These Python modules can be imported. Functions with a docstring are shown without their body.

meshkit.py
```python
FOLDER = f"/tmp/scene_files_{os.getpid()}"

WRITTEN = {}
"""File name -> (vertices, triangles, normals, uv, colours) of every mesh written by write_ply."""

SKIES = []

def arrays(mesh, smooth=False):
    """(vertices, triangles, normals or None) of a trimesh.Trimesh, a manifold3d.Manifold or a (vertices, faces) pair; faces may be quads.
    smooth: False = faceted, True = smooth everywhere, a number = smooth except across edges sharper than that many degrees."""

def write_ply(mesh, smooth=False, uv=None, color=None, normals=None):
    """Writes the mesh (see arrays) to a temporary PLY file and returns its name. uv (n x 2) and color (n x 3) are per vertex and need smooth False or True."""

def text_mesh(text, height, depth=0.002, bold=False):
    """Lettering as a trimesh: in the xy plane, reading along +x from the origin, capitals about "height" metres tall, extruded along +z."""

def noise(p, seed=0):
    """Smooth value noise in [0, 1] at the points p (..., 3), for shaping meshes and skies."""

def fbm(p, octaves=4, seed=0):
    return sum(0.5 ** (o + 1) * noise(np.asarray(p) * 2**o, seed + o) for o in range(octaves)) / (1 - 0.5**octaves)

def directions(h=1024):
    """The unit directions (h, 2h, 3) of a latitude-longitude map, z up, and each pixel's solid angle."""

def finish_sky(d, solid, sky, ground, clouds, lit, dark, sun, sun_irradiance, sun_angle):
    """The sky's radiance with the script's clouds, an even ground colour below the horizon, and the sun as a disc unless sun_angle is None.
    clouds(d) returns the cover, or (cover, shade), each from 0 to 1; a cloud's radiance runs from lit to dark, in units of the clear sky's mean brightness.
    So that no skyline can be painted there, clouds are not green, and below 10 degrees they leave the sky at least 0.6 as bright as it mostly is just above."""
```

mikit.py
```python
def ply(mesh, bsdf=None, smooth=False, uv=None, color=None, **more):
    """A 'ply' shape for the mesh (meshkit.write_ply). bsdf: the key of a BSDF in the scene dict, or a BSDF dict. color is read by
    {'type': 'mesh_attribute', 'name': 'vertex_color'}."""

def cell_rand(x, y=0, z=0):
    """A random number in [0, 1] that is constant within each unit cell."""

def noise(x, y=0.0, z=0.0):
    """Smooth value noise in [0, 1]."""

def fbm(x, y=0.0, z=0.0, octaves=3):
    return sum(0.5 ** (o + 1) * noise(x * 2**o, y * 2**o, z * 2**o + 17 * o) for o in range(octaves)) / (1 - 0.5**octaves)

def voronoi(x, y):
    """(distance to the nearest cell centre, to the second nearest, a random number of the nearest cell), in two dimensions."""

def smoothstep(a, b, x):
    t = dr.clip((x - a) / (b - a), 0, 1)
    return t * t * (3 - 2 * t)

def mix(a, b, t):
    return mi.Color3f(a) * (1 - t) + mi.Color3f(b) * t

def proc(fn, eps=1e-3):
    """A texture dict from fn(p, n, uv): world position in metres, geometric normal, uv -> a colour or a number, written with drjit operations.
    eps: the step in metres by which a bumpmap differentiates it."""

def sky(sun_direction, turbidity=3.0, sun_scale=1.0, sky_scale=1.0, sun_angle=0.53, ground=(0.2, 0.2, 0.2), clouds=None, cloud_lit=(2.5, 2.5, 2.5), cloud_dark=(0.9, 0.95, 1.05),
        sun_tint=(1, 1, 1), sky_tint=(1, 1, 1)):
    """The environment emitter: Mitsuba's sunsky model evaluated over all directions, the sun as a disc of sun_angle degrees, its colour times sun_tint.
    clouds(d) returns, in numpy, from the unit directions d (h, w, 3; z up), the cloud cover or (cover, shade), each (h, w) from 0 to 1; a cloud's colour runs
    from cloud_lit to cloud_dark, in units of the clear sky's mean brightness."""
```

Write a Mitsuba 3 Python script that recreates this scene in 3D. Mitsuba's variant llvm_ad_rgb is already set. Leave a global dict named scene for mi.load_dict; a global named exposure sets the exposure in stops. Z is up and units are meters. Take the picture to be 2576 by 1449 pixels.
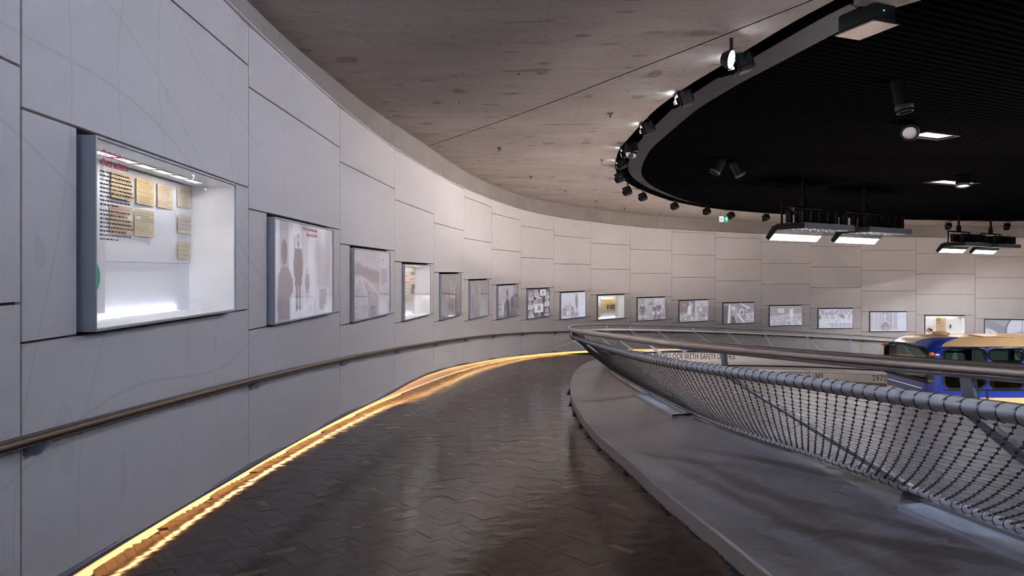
# Museum ramp: curved panelled wall with display cases, concrete soffit, leaning net railing, bus in the void.
import math
import numpy as np
import trimesh
import shapely
from shapely.geometry import Polygon, LineString, box as sbox
import mitsuba as mi
import drjit as dr
import mikit
import meshkit

T = mi.ScalarTransform4f
rng = np.random.default_rng(7)
scene, labels = {}, {}
exposure = 0.0

# ------------------------------------------------------------------ camera
scene['camera'] = {'type': 'perspective', 'fov': 73.93, 'fov_axis': 'x', 'near_clip': 0.05, 'far_clip': 200.0,
                   'principal_point_offset_y': 0.0259,
                   'to_world': T().look_at(origin=[0, 0, 0], target=[0, 1, 0], up=[0, 0, 1])}

# ------------------------------------------------------------------ light levels (each lamp is built further down)
SPOT = 900.0                      # wall-washer spotlights round the opening
SPOT_NEAR = (0.80, 0.91, 1.24)    # cool lamps on the near stretch
SPOT_MID = (1.0, 0.93, 0.93)
SPOT_FAR = (1.0, 0.80, 0.69)
RIG = 14.0                        # white light boxes of the hanging rigs
COVE = (34.0, 18.0, 8.0)        # warm strip under the wall
CASE = 30.0                        # lamps inside the display cases
DOWN = (250.0, 240.0, 245.0)     # downlights of the rigs over the lower hall
UP_FILL = (290.0, 248.0, 228.0)        # unseen uplights added in the lower hall to brighten the soffit
PHOTO = 0.55                      # backlit photographs

# ------------------------------------------------------------------ plan of the ramp wall: arc length s -> point, heading
W, FA, FB, Z0, DZ, HF = 2.9786, 0.4517, 2.4579, -0.3139, 0.1889, 1.05
KN = np.array([-40, -6, 0, 6, 12, 18, 24, 30, 36, 42, 48, 56, 80.])
KV = np.array([-.03, -.0186, -.0185, -.0185, -.0092, -.0354, -.0549, -.0455, -.047, -.0405, -.0432, -.0465, -.05])
SS = np.linspace(-12, 62, 7401)
_k = np.interp(SS, KN, KV)
_i0 = int(np.argmin(abs(SS)))
_h = np.concatenate([[0], np.cumsum((_k[1:] + _k[:-1]) / 2 * np.diff(SS))]); _h = 1.6295 + _h - _h[_i0]
_hm = (_h[1:] + _h[:-1]) / 2
_X = np.concatenate([[0], np.cumsum(np.cos(_hm) * np.diff(SS))]); _X = -2.2866 + _X - _X[_i0]
_Y = np.concatenate([[0], np.cumsum(np.sin(_hm) * np.diff(SS))]); _Y = 3.168 + _Y - _Y[_i0]


def wp(s, off=0.0):
    """plan point at arc length s (metres), off metres out from the wall into the room"""
    s = np.asarray(s, float)
    h = np.interp(s, SS, _h)
    return np.stack([np.interp(s, SS, _X) + np.sin(h) * off, np.interp(s, SS, _Y) - np.cos(h) * off], -1)


def ramp(s):
    return -DZ * np.asarray(s, float) / W


def curve(pts):
    a = np.array(pts, float)
    from scipy.interpolate import PchipInterpolator
    f = PchipInterpolator(a[:, 0] * W, a[:, 1])
    lo, hi = a[0, 0] * W, a[-1, 0] * W
    return lambda s: f(np.clip(s, lo, hi))


# heights and offsets by strip number (s / W)
z_top = curve([(-3, 2.18), (0, 2.235), (1, 2.236), (2, 2.224), (3, 2.20), (4, 2.206), (5, 2.235), (6, 2.24), (7, 2.206), (8, 2.18), (9, 2.165), (10, 2.12), (11, 2.094), (12, 2.08), (13, 2.034), (14, 2.012), (16, 1.92), (20, 1.75)])
z_band = curve([(-3, 2.45), (0, 2.45), (1, 2.469), (1.45, 2.495), (1.9, 2.55), (2.4, 2.585), (3.3, 2.69), (3.85, 2.722), (5.1, 2.722), (6, 2.73), (7, 2.715), (8, 2.74), (9, 2.755), (10, 2.715), (11, 2.715), (12, 2.69), (13, 2.646), (16, 2.556), (20, 2.44)])
r_bot = curve([(-3, -1.535), (0, -1.535), (1, -1.562), (2, -1.552), (2.8, -1.535), (3.4, -1.46), (3.85, -1.43), (4.4, -1.43), (5, -1.465), (6.3, -1.514), (7.5, -1.55), (9, -1.56), (20, -1.56)])
R_FLOOR = -1.655
w_curb = curve([(-3, 3.7), (-1, 3.65), (.15, 3.61), (.7, 3.52), (1.1, 3.46), (1.6, 3.33), (2.4, 3.2), (3.45, 3.07), (4.3, 3.01), (5.7, 2.92), (7, 2.75), (9, 2.7), (20, 2.7)])
w_hand = curve([(-3, 4.3), (-1, 4.12), (-.38, 3.99), (-.17, 3.89), (.12, 3.79), (.48, 3.67), (.65, 3.62), (1.31, 3.53), (2.14, 3.35), (2.92, 3.15), (3.7, 3.02), (4.6, 2.94), (6, 3.0), (8, 3.05), (20, 3.05)])
r_hand = curve([(-3, -.42), (3.5, -.42), (5.5, -.395), (7, -.385), (20, -.395)])
w_up = curve([(-3, 4.25), (-1, 4.05), (-.42, 3.91), (-.19, 3.84), (0, 3.78), (.16, 3.70), (.36, 3.61), (.52, 3.54), (.9, 3.47), (1.54, 3.43), (2.38, 3.31), (3.11, 3.16), (4, 3.04), (5, 3.0), (6, 3.05), (8, 3.1), (20, 3.1)])
R_UP = -.55
w_low = curve([(-3, 5.0), (-1, 4.86), (0, 4.83), (.37, 4.78), (.68, 4.71), (.98, 4.58), (1.35, 4.45), (1.83, 4.37), (2.81, 4.17), (3.59, 3.97), (4.5, 3.8), (5.5, 3.8), (7, 3.95), (9, 4.1), (20, 4.1)])
R_LOW = -1.28

# ------------------------------------------------------------------ helpers
_seen = {}


def key_of(base, parent=None):
    k = f'{parent}__{base}' if parent else base
    n = _seen.get(k, 0)
    _seen[k] = n + 1
    return k if n == 0 else f'{k}_{n:03d}'


def add(base, mesh, mat, parent=None, smooth=False, color=None, emit=None, weight=None, flip=False, **kw):
    k = key_of(base, parent)
    d = mikit.ply(mesh, mat, smooth=smooth, color=color)
    if emit is not None:
        e = emit if isinstance(emit, dict) else {'type': 'rgb', 'value': [float(v) for v in emit]}
        d['emitter'] = {'type': 'area', 'radiance': e}
        if weight is not None:
            d['emitter']['sampling_weight'] = float(weight)
    scene[k] = {**d, **kw}
    return k


def thing(base, label, cat, group=None):
    k = key_of(base)
    labels[k] = {'label': label, 'category': cat}
    if group:
        labels[k]['group'] = group
    return k


def tag(k, label, cat, group=None):
    labels[k] = {'label': label, 'category': cat}
    if group:
        labels[k]['group'] = group


def struct(base, mesh, mat, **kw):
    k = add(base, mesh, mat, **kw)
    labels[k] = {'kind': 'structure'}
    return k


def stuff(k, label=None):
    labels[k] = {'kind': 'stuff', **({'label': label} if label else {})}


def join(ms):
    vs, fs, n = [], [], 0
    for m in ms:
        v, f = (m.vertices, m.faces) if hasattr(m, 'faces') else m
        f = np.asarray(f)
        if f.shape[1] == 4:
            f = np.vstack([f[:, [0, 1, 2]], f[:, [0, 2, 3]]])
        vs.append(np.asarray(v, float)); fs.append(f + n); n += len(v)
    return np.vstack(vs), np.vstack(fs)


def box(cx, cy, cz, sx, sy, sz, R=None):
    m = trimesh.creation.box((sx, sy, sz))
    v = np.array(m.vertices)
    if R is not None:
        v = v @ np.asarray(R).T
    return v + [cx, cy, cz], np.array(m.faces)


def bbox(x0, x1, y0, y1, z0, z1):
    return box((x0 + x1) / 2, (y0 + y1) / 2, (z0 + z1) / 2, x1 - x0, y1 - y0, z1 - z0)


def rbox(sx, sy, sz, b=0.01):
    """box with chamfered edges, centred"""
    import manifold3d as m3
    a = m3.Manifold.cube([sx, sy - 2 * b, sz - 2 * b], True)
    c = m3.Manifold.cube([sx - 2 * b, sy, sz - 2 * b], True)
    d = m3.Manifold.cube([sx - 2 * b, sy - 2 * b, sz], True)
    m = m3.Manifold.batch_hull([a, c, d]).to_mesh()
    return np.array(m.vert_properties[:, :3]), np.array(m.tri_verts)


def move(m, R=None, t=(0, 0, 0)):
    v, f = (m.vertices, m.faces) if hasattr(m, 'faces') else m
    v = np.asarray(v, float)
    if R is not None:
        v = v @ np.asarray(R, float).T
    return v + np.asarray(t, float), np.asarray(f)


def extrude(poly, d0, d1, frame):
    """extrude a shapely polygon (a, b) from depth d0 to d1; frame(a, b, d) -> xyz"""
    out = []
    for g in getattr(poly, 'geoms', [poly]):
        if g.is_empty or g.area < 1e-7:
            continue
        m = trimesh.creation.extrude_polygon(g, 1.0, engine='earcut')
        v = np.array(m.vertices)
        out.append((frame(v[:, 0], v[:, 1], d0 + v[:, 2] * (d1 - d0)), np.array(m.faces)))
    return join(out)


def sheet(P):
    """grid of points (n, m, 3) -> mesh"""
    n, m = P.shape[:2]
    i = np.arange(n * m).reshape(n, m)
    f = np.stack([i[:-1, :-1], i[1:, :-1], i[1:, 1:], i[:-1, 1:]], -1).reshape(-1, 4)
    return P.reshape(-1, 3), f


def tube(pts, r, sides=10, closed=False):
    p = np.asarray(pts, float)
    t = np.gradient(p, axis=0)
    t /= np.linalg.norm(t, axis=1, keepdims=True)
    up = np.tile([0, 0, 1.0], (len(p), 1))
    bad = abs(t[:, 2]) > .95
    up[bad] = [1, 0, 0]
    a = np.cross(t, up); a /= np.linalg.norm(a, axis=1, keepdims=True)
    b = np.cross(a, t)
    r = np.broadcast_to(np.asarray(r, float), (len(p),))
    ang = np.linspace(0, 2 * np.pi, sides, endpoint=False)
    ring = p[:, None] + r[:, None, None] * (np.cos(ang)[None, :, None] * a[:, None] + np.sin(ang)[None, :, None] * b[:, None])
    n = len(p)
    v = ring.reshape(-1, 3)
    i = np.arange(n * sides).reshape(n, sides)
    j = np.roll(i, -1, 1)
    f = np.stack([i[:-1], j[:-1], j[1:], i[1:]], -1).reshape(-1, 4)
    f = np.vstack([f[:, [0, 1, 2]], f[:, [0, 2, 3]]])
    c0, c1 = len(v), len(v) + 1
    v = np.vstack([v, p[0], p[-1]])
    caps = np.vstack([np.stack([j[0], i[0], np.full(sides, c0)], -1), np.stack([i[-1], j[-1], np.full(sides, c1)], -1)])
    return v, np.vstack([f, caps])


def segs(A, B, r, sides=3):
    """many thin straight prisms from A to B (n, 3) as one mesh"""
    A, B = np.asarray(A, float), np.asarray(B, float)
    t = B - A
    t /= np.linalg.norm(t, axis=1, keepdims=True) + 1e-12
    up = np.tile([0, 0, 1.0], (len(A), 1)); up[abs(t[:, 2]) > .9] = [1, 0, 0]
    a = np.cross(t, up); a /= np.linalg.norm(a, axis=1, keepdims=True)
    b = np.cross(a, t)
    ang = np.linspace(0, 2 * np.pi, sides, endpoint=False)
    o = np.cos(ang)[None, :, None] * a[:, None] + np.sin(ang)[None, :, None] * b[:, None]
    r = np.broadcast_to(np.asarray(r, float), (len(A),))[:, None, None]
    v = np.concatenate([A[:, None] + r * o, B[:, None] + r * o], 1).reshape(-1, 3)
    base = (np.arange(len(A)) * 2 * sides)[:, None]
    k = np.arange(sides); kk = (k + 1) % sides
    q = np.vstack([np.stack([k, kk, kk + sides], -1), np.stack([k, kk + sides, k + sides], -1)])
    return v, (base[:, :, None] + q[None]).reshape(-1, 3)


def lathe(profile, n=24):
    """profile [(r, z)] round z"""
    p = np.asarray(profile, float)
    a = np.linspace(0, 2 * np.pi, n, endpoint=False)
    v = np.stack([p[:, None, 0] * np.cos(a), p[:, None, 0] * np.sin(a), np.broadcast_to(p[:, None, 1], (len(p), n))], -1).reshape(-1, 3)
    i = np.arange(len(p) * n).reshape(len(p), n); j = np.roll(i, -1, 1)
    f = np.stack([i[:-1], j[:-1], j[1:], i[1:]], -1).reshape(-1, 4)
    return v, np.vstack([f[:, [0, 1, 2]], f[:, [0, 2, 3]]])


def rot_to(d, up=(0, 0, 1)):
    """rotation whose x axis is d, z axis close to up"""
    x = np.asarray(d, float); x = x / np.linalg.norm(x)
    y = np.cross(up, x); y /= np.linalg.norm(y)
    return np.stack([x, y, np.cross(x, y)], 1)


# ------------------------------------------------------------------ materials
def mat(name, **kw):
    d = {'type': 'principled', **{k: ({'type': 'rgb', 'value': list(v)} if isinstance(v, (tuple, list)) else v) for k, v in kw.items()}}
    scene[name] = {'type': 'twosided', 'bsdf': d}


def dif(name, c):
    scene[name] = {'type': 'twosided', 'bsdf': {'type': 'diffuse', 'reflectance': {'type': 'rgb', 'value': list(c)} if isinstance(c, (tuple, list)) else c}}


N, FB_, SM = mikit.noise, mikit.fbm, mikit.smoothstep


def f_wall(p, n, uv):
    g = FB_(p.x * 1.3 + 7, p.y * 1.3, p.z * 2.0) - 0.5
    fine = N(p.x * 70, p.y * 70, p.z * 16) - 0.5
    v = 1.0 + 0.05 * g + 0.03 * fine
    # printed line drawing of roads and rivers, with drop-shaped marks, on the first panels
    near = SM(9.6, 7.6, p.y) * SM(-1.6, -1.9, p.x)
    y, z = p.y, p.z
    ink = mi.Float(0)
    for a, b, c, d, e in ((1.9, -.52, .16, 1.7, .4), (1.2, -.30, .22, 1.3, 2.0), (.55, -.22, .14, 2.3, 1.1), (-.95, .12, .12, 1.9, .3), (2.6, -.45, .10, 2.8, 3.0)):
        q = z - (a + b * (y - 3.0) + c * dr.sin(d * y + e))
        ink = dr.maximum(ink, SM(.014, .004, dr.abs(q)))
    for a, b, c, d in ((3.35, .10, .9, .3), (3.9, .16, 1.3, 1.0), (4.75, -.12, 1.1, 2.1), (5.6, .14, 1.5, .2), (7.0, .12, 1.2, 1.4)):
        q = y - (a + b * z + .12 * dr.sin(c * z * 2 + d))
        ink = dr.maximum(ink, SM(.012, .003, dr.abs(q)) * SM(-1.6, -1.2, z))
    for a, b, l, t in ((3.55, 1.75, .5, .045), (4.2, 2.0, .4, .05), (3.5, -.85, .35, .08), (3.62, .55, .12, .03), (4.6, 1.2, .10, .03), (3.3, .1, .14, .05), (4.05, -1.2, .3, .04)):
        ink = dr.maximum(ink, .8 * SM(1.15, .95, dr.sqrt(dr.square((y - a) / t) + dr.square((z - b + .5 * (y - a)) / (l * .5)))))
    v = v * (1 - .10 * ink * near)
    return mi.Color3f(.70, .67, .655) * v


def f_conc(p, n, uv):
    a = FB_(p.x * .7, p.y * .9, p.z * 2, 4)
    b = FB_(p.x * 1.1 + 31, p.y * 5.0, 0.0, 3)
    s = N(p.x * 9, p.y * 26, p.z * 9)
    spots = SM(.84, .93, N(p.x * 2.6 + 9, p.y * 6.0, 3.0)) * .30 + SM(.80, .88, N(p.x * 14, p.y * 14, 1.0)) * .10
    v = .86 + .26 * (a - .5) + .16 * (b - .5) + .05 * (s - .5) - spots
    # shuttering board joints: rows about 2.45 m apart, staggered cross joints
    row = p.y / 2.45 + .3
    fr = dr.abs(row - dr.floor(row) - .5)
    v = v * (1 - .16 * SM(.4955, .4985, fr))
    cx = p.x / 1.9 + mikit.cell_rand(dr.floor(row + .5), 0, 2)
    cr = dr.abs(cx - dr.floor(cx) - .5)
    v = v * (1 - .12 * SM(.494, .498, cr) * SM(.35, .55, mikit.cell_rand(dr.floor(cx + .5), dr.floor(row + .5), 5)))
    return mi.Color3f(.49, .425, .39) * v


def f_band(p, n, uv):
    a = FB_(p.x * .8, p.y * .8, p.z * 1.2, 4)
    st = FB_(p.x * 11, p.y * 11, p.z * 1.4, 2)
    pits = SM(.8, .9, N(p.x * 20, p.y * 20, p.z * 9))
    v = .84 + .30 * (a - .5) + .22 * (st - .5) * SM(.35, .6, N(p.x * .5, p.y * .5, 8.0)) - .12 * pits
    return mi.Color3f(.37, .34, .31) * v


def f_plat(p, n, uv):
    a = FB_(p.x * 1.1, p.y * 1.1, 2.0, 4)
    b = N(p.x * 60, p.y * 60, 1.0)
    sc = SM(.70, .80, N(p.x * 4.0, p.y * 40.0, 5.0)) * .10
    v = .9 + .34 * (a - .5) + .10 * (b - .5) + sc
    return mi.Color3f(.21, .19, .182) * v


def f_plat_bump(p, n, uv):
    return 0.011 * FB_(p.x * 3.2, p.y * 3.2, 0.0, 3) + 0.0022 * N(p.x * 21, p.y * 9, 2.0)


def f_floor_bump(p, n, uv):
    return 0.0020 * FB_(p.x * 6, p.y * 12, 0.0, 2)


dif('m_wall', mikit.proc(f_wall))
dif('m_conc', mikit.proc(f_conc))
dif('m_band', mikit.proc(f_band))
scene['m_plat'] = {'type': 'twosided', 'bsdf': {'type': 'bumpmap', 'arbitrary': mikit.proc(f_plat_bump, 4e-3), 'scale': 1.0,
                   'bsdf': {'type': 'principled', 'base_color': mikit.proc(f_plat), 'roughness': .30, 'specular': .5}}}
scene['m_wood'] = {'type': 'twosided', 'bsdf': {'type': 'bumpmap', 'arbitrary': mikit.proc(f_floor_bump, 3e-3), 'scale': 1.0,
                   'bsdf': {'type': 'principled', 'base_color': {'type': 'mesh_attribute', 'name': 'vertex_color'}, 'roughness': .13, 'specular': .10}}}
dif('m_paint', {'type': 'mesh_attribute', 'name': 'vertex_color'})
dif('m_dark', (.03, .03, .03))
dif('m_hall', (.50, .48, .46))
dif('m_lip', (.72, .70, .69))
dif('m_plinth', (.62, .52, .40))
mat('m_black', base_color=(.006, .006, .0065), roughness=.45, specular=.25)
dif('m_matblack', (.0025, .0025, .003))
dif('m_gap', (.13, .11, .10))
dif('m_slat', (.0035, .0035, .004))
mat('m_navy', base_color=(.020, .022, .032), roughness=.5, specular=.3)
mat('m_case', base_color=(.34, .36, .40), roughness=.42, metallic=.35)
dif('m_white', (.80, .80, .80))
mat('m_trim', base_color=(.16, .17, .21), roughness=.35, metallic=.5)
mat('m_steel', base_color=(.50, .46, .43), roughness=.23, metallic=1.0)
mat('m_bronze', base_color=(.20, .165, .14), roughness=.30, metallic=1.0)
mat('m_tube', base_color=(.66, .68, .73), roughness=.38, specular=.5)
mat('m_post', base_color=(.46, .51, .60), roughness=.42, specular=.5)
mat('m_net', base_color=(.012, .012, .013), roughness=.5, specular=.3)
mat('m_wire', base_color=(.45, .47, .52), roughness=.35, metallic=.9)
mat('m_grey', base_color=(.10, .115, .145), roughness=.5, specular=.4)
mat('m_chrome', base_color=(.75, .74, .73), roughness=.12, metallic=1.0)
scene['m_tinted'] = {'type': 'thindielectric', 'int_ior': 1.5, 'specular_transmittance': {'type': 'rgb', 'value': [.26, .34, .30]}}
scene['m_glass'] = {'type': 'thindielectric', 'int_ior': 1.5}
dif('m_red', (.50, .06, .10))
dif('m_ink', (.05, .05, .055))
dif('m_green', (.0, .30, .16))
mat('m_orange', base_color=(.75, .14, .01), roughness=.25, specular=.5)
dif('m_stone', (.46, .42, .39))
dif('m_lens', (.9, .9, .9))

# ------------------------------------------------------------------ the wall: backing, panels, trims
K0, K1 = -2, 20
strips = {}
for k in range(K0, K1):
    A, B = wp(k * W), wp((k + 1) * W)
    L = float(np.linalg.norm(B - A)); u = (B - A) / L; n = np.array([u[1], -u[0]])
    strips[k] = (A, u, n, L)


def in_strip(k):
    A, u, n, L = strips[k]
    def fr(x, z, d):
        x, z, d = np.broadcast_arrays(np.asarray(x, float), np.asarray(z, float), np.asarray(d, float))
        return np.stack([A[0] + u[0] * x + n[0] * d, A[1] + u[1] * x + n[1] * d, z], -1)
    return fr


def under(k, lo, hi, L):
    xs = np.linspace(-.02, L + .02, 9)
    return Polygon(np.vstack([np.stack([xs, hi(k * W + xs)], -1), np.stack([xs[::-1], lo(k * W + xs[::-1])], -1)]))


back, panels = [], []
G = .007
for k in range(K0, K1):
    A, u, n, L = strips[k]
    fr = in_strip(k)
    zk = Z0 - DZ * k
    row = 1.10
    zb, zt = zk - .015, zk - .015 + row
    a, b = FA - .028, FB + .026
    whole = under(k, lambda s: ramp(s) + r_bot(s), lambda s: z_top(s), L)
    rects = [sbox(0, zk - 9, L, zb), sbox(0, zb, a, zt), sbox(b, zb, L, zt)] + [sbox(0, zt + row * j, L, zt + row * (j + 1)) for j in range(6)]
    for r in rects:
        x0, y0, x1, y1 = r.bounds
        g = sbox(x0 + G * (x0 == 0), y0 + G, x1 - G * (x1 == L), y1 - G).intersection(whole)
        if g.is_empty or g.area < .01:
            continue
        panels.append(extrude(g, -.035, 0.0, fr))
        back.append(extrude(r.intersection(whole), -.30 if y1 <= zb + .001 or y0 >= zt - .001 else -.30, -.04, fr))
    back.append(extrude(sbox(a - .02, zb - .02, b + .02, zt + .02), -.50, -.47, fr))
# concrete behind everything, up to the beam
struct('wall_left', join(back), 'm_gap')
for m in panels:
    add('panel', m, 'm_wall', 'wall_left')

s_all = np.linspace(-2 * W, 19.9 * W, 560)


def ribbon(s, rows):
    """rows of (off, z) arrays along s -> sheet"""
    P = []
    for off, z in rows:
        q = wp(s, 0) + (wp(s, 1) - wp(s, 0)) * np.asarray(off if np.ndim(off) else np.full(len(s), off))[:, None]
        P.append(np.column_stack([q, np.broadcast_to(z, s.shape)]))
    return sheet(np.stack(P, 1))


zt = z_top(s_all)
struct('trim_1', ribbon(s_all, [(-.04, zt + .012), (.035, zt + .012), (.035, zt - .004), (-.04, zt - .004)]), 'm_lip')
# concrete ring beam above the panels
zb_ = z_band(s_all)
struct('trim_2', ribbon(s_all, [(-.02, zt - .10), (-.02, (zt + zb_) / 2), (-.02, zb_ + .06)]), 'm_band')
# floor-side lip, plinth and its light strip
zl = ramp(s_all) + r_bot(s_all)
struct('baseboard_left', ribbon(s_all, [(-.02, zl + .026), (.014, zl + .026), (.018, zl + .018), (.010, zl + .012), (.018, zl + .004), (.016, zl - .018), (.008, zl - .018), (.006, zl + .0), (-.10, zl + .004)]), 'm_trim')
zf = ramp(s_all) + R_FLOOR
struct('trim_3', ribbon(s_all, [(-.10, zl + .004), (-.095, zf + .02), (-.05, zf - .02)]), 'm_plinth')
led = ribbon(s_all, [(-.060, zl - .006), (-.035, zl - .006)])
v, f = led
# emits downwards
nz = np.cross(v[f[0][1]] - v[f[0][0]], v[f[0][2]] - v[f[0][0]])[2]
led = (v, f if nz < 0 else f[:, ::-1])
k = thing('light_strip', 'continuous warm light strip tucked under the foot of the curved wall', 'light strip')
add('diffuser', led, 'm_lens', k, emit=COVE, weight=6)

# ------------------------------------------------------------------ floor of end-grain wood blocks
sf = np.linspace(-2 * W, 19.5 * W, 260)
wl = w_curb(sf)
P = np.stack([np.column_stack([wp(sf, 0) + (wp(sf, 1) - wp(sf, 0)) * (-.12 + (wl + .16) * t)[:, None], ramp(sf) + R_FLOOR - .012]) for t in np.linspace(0, 1, 6)], 1)
struct('floor', sheet(P), 'm_dark')
bw, bl = .062, .186           # blocks, laid in herringbone, turned a little to the wall


def tone(i):
    r = np.random.default_rng(i)
    a = r.random()
    c = np.array([.036, .0225, .0145]) * (0.80 + .34 * a)
    if r.random() < .035:
        c = np.array([.085, .050, .026]) * (.8 + .5 * r.random())
    return c


def nearest_wall(x, y):
    """arc length and distance of the wall point nearest to (x, y), vectorised"""
    ss = np.linspace(-2.2 * W, 20 * W, 2000)
    q = wp(ss)
    from scipy.spatial import cKDTree
    d, i = cKDTree(q).query(np.column_stack([x, y]))
    return ss[i], d


S1 = 8.6 * W
th = math.radians(37)
blocks = []
cx, cy = [], []
hb = []
m_ = int(30 / bw)
cell = bl
ct, st = math.cos(th), math.sin(th)
# herringbone of blocks three wide: step pattern
for i in range(-260, 420):
    for j in range(-130, 160):
        # horizontal block then vertical block of the step
        ox = j * 2 * bl / 1.0 * .5 + i * bw
        pass
cand = []
rngb = np.random.default_rng(3)
nx = int(34 / bw)
for i in range(nx):
    for j in range(int(34 / (2 * bl)) + 2):
        x0 = i * bw + (j * 2 * bl) - 17 - i * 0
        y0 = i * bw - 17
        cand.append((x0, y0, 0))
        cand.append((x0 - bw, y0, 1))
cand = np.array(cand, float)
lx = np.where(cand[:, 2] == 0, bl, bw); ly = np.where(cand[:, 2] == 0, bw, bl)
mx, my = cand[:, 0] + lx / 2, cand[:, 1] + ly / 2
mx = (mx + 17) % 34 - 17
gx = ct * mx - st * my + 0.0; gy = st * mx + ct * my + 12.0
ss_, dd_ = nearest_wall(gx, gy)
keep = (ss_ > -.9 * W) & (ss_ < S1) & (dd_ > -.02) & (dd_ < w_curb(ss_) - .01) & (gx > wp(ss_)[:, 0] - .3) & (gy > 2.2) & (gy < 27)
sx_ = (gx - wp(ss_)[:, 0]) * np.sin(np.interp(ss_, SS, _h)) - (gy - wp(ss_)[:, 1]) * np.cos(np.interp(ss_, SS, _h))
keep &= sx_ > -.07
idx = np.nonzero(keep)[0]
idx = idx[np.argsort(gx[idx] ** 2 + gy[idx] ** 2)]


def block(i, q):
    g = .0008
    hx, hy = lx[i] / 2 - g, ly[i] / 2 - g
    r = np.random.default_rng(int(i) + 11)
    c = np.array([[-hx, -hy], [hx, -hy], [hx, hy], [-hx, hy]])
    p = np.column_stack([ct * c[:, 0] - st * c[:, 1] + gx[i], st * c[:, 0] + ct * c[:, 1] + gy[i]])
    slope = -DZ / W
    hd = np.interp(ss_[i], SS, _h)
    d = (p - [gx[i], gy[i]]) @ [math.cos(hd), math.sin(hd)]
    z = ramp(ss_[i]) + R_FLOOR + slope * d + r.normal(0, .0004) + (c[:, 0] * r.normal(0, .0020) + c[:, 1] * r.normal(0, .0020))
    top = np.column_stack([p, z]); bot = np.column_stack([p, z - .012])
    v = np.vstack([top, bot])
    f = np.array([[0, 1, 2], [0, 2, 3], [0, 4, 5], [0, 5, 1], [1, 5, 6], [1, 6, 2], [2, 6, 7], [2, 7, 3], [3, 7, 4], [3, 4, 0]])
    return v, f, np.tile(tone(int(i)), (8, 1))


def visible(i):
    x, y = gx[i], gy[i]
    z = ramp(ss_[i]) + R_FLOOR
    px = 1288 + 1711.36 * x / y; py = 687 - 1711.36 * z / y
    return -10 < px < 2586 and -10 < py < 1459


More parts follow.
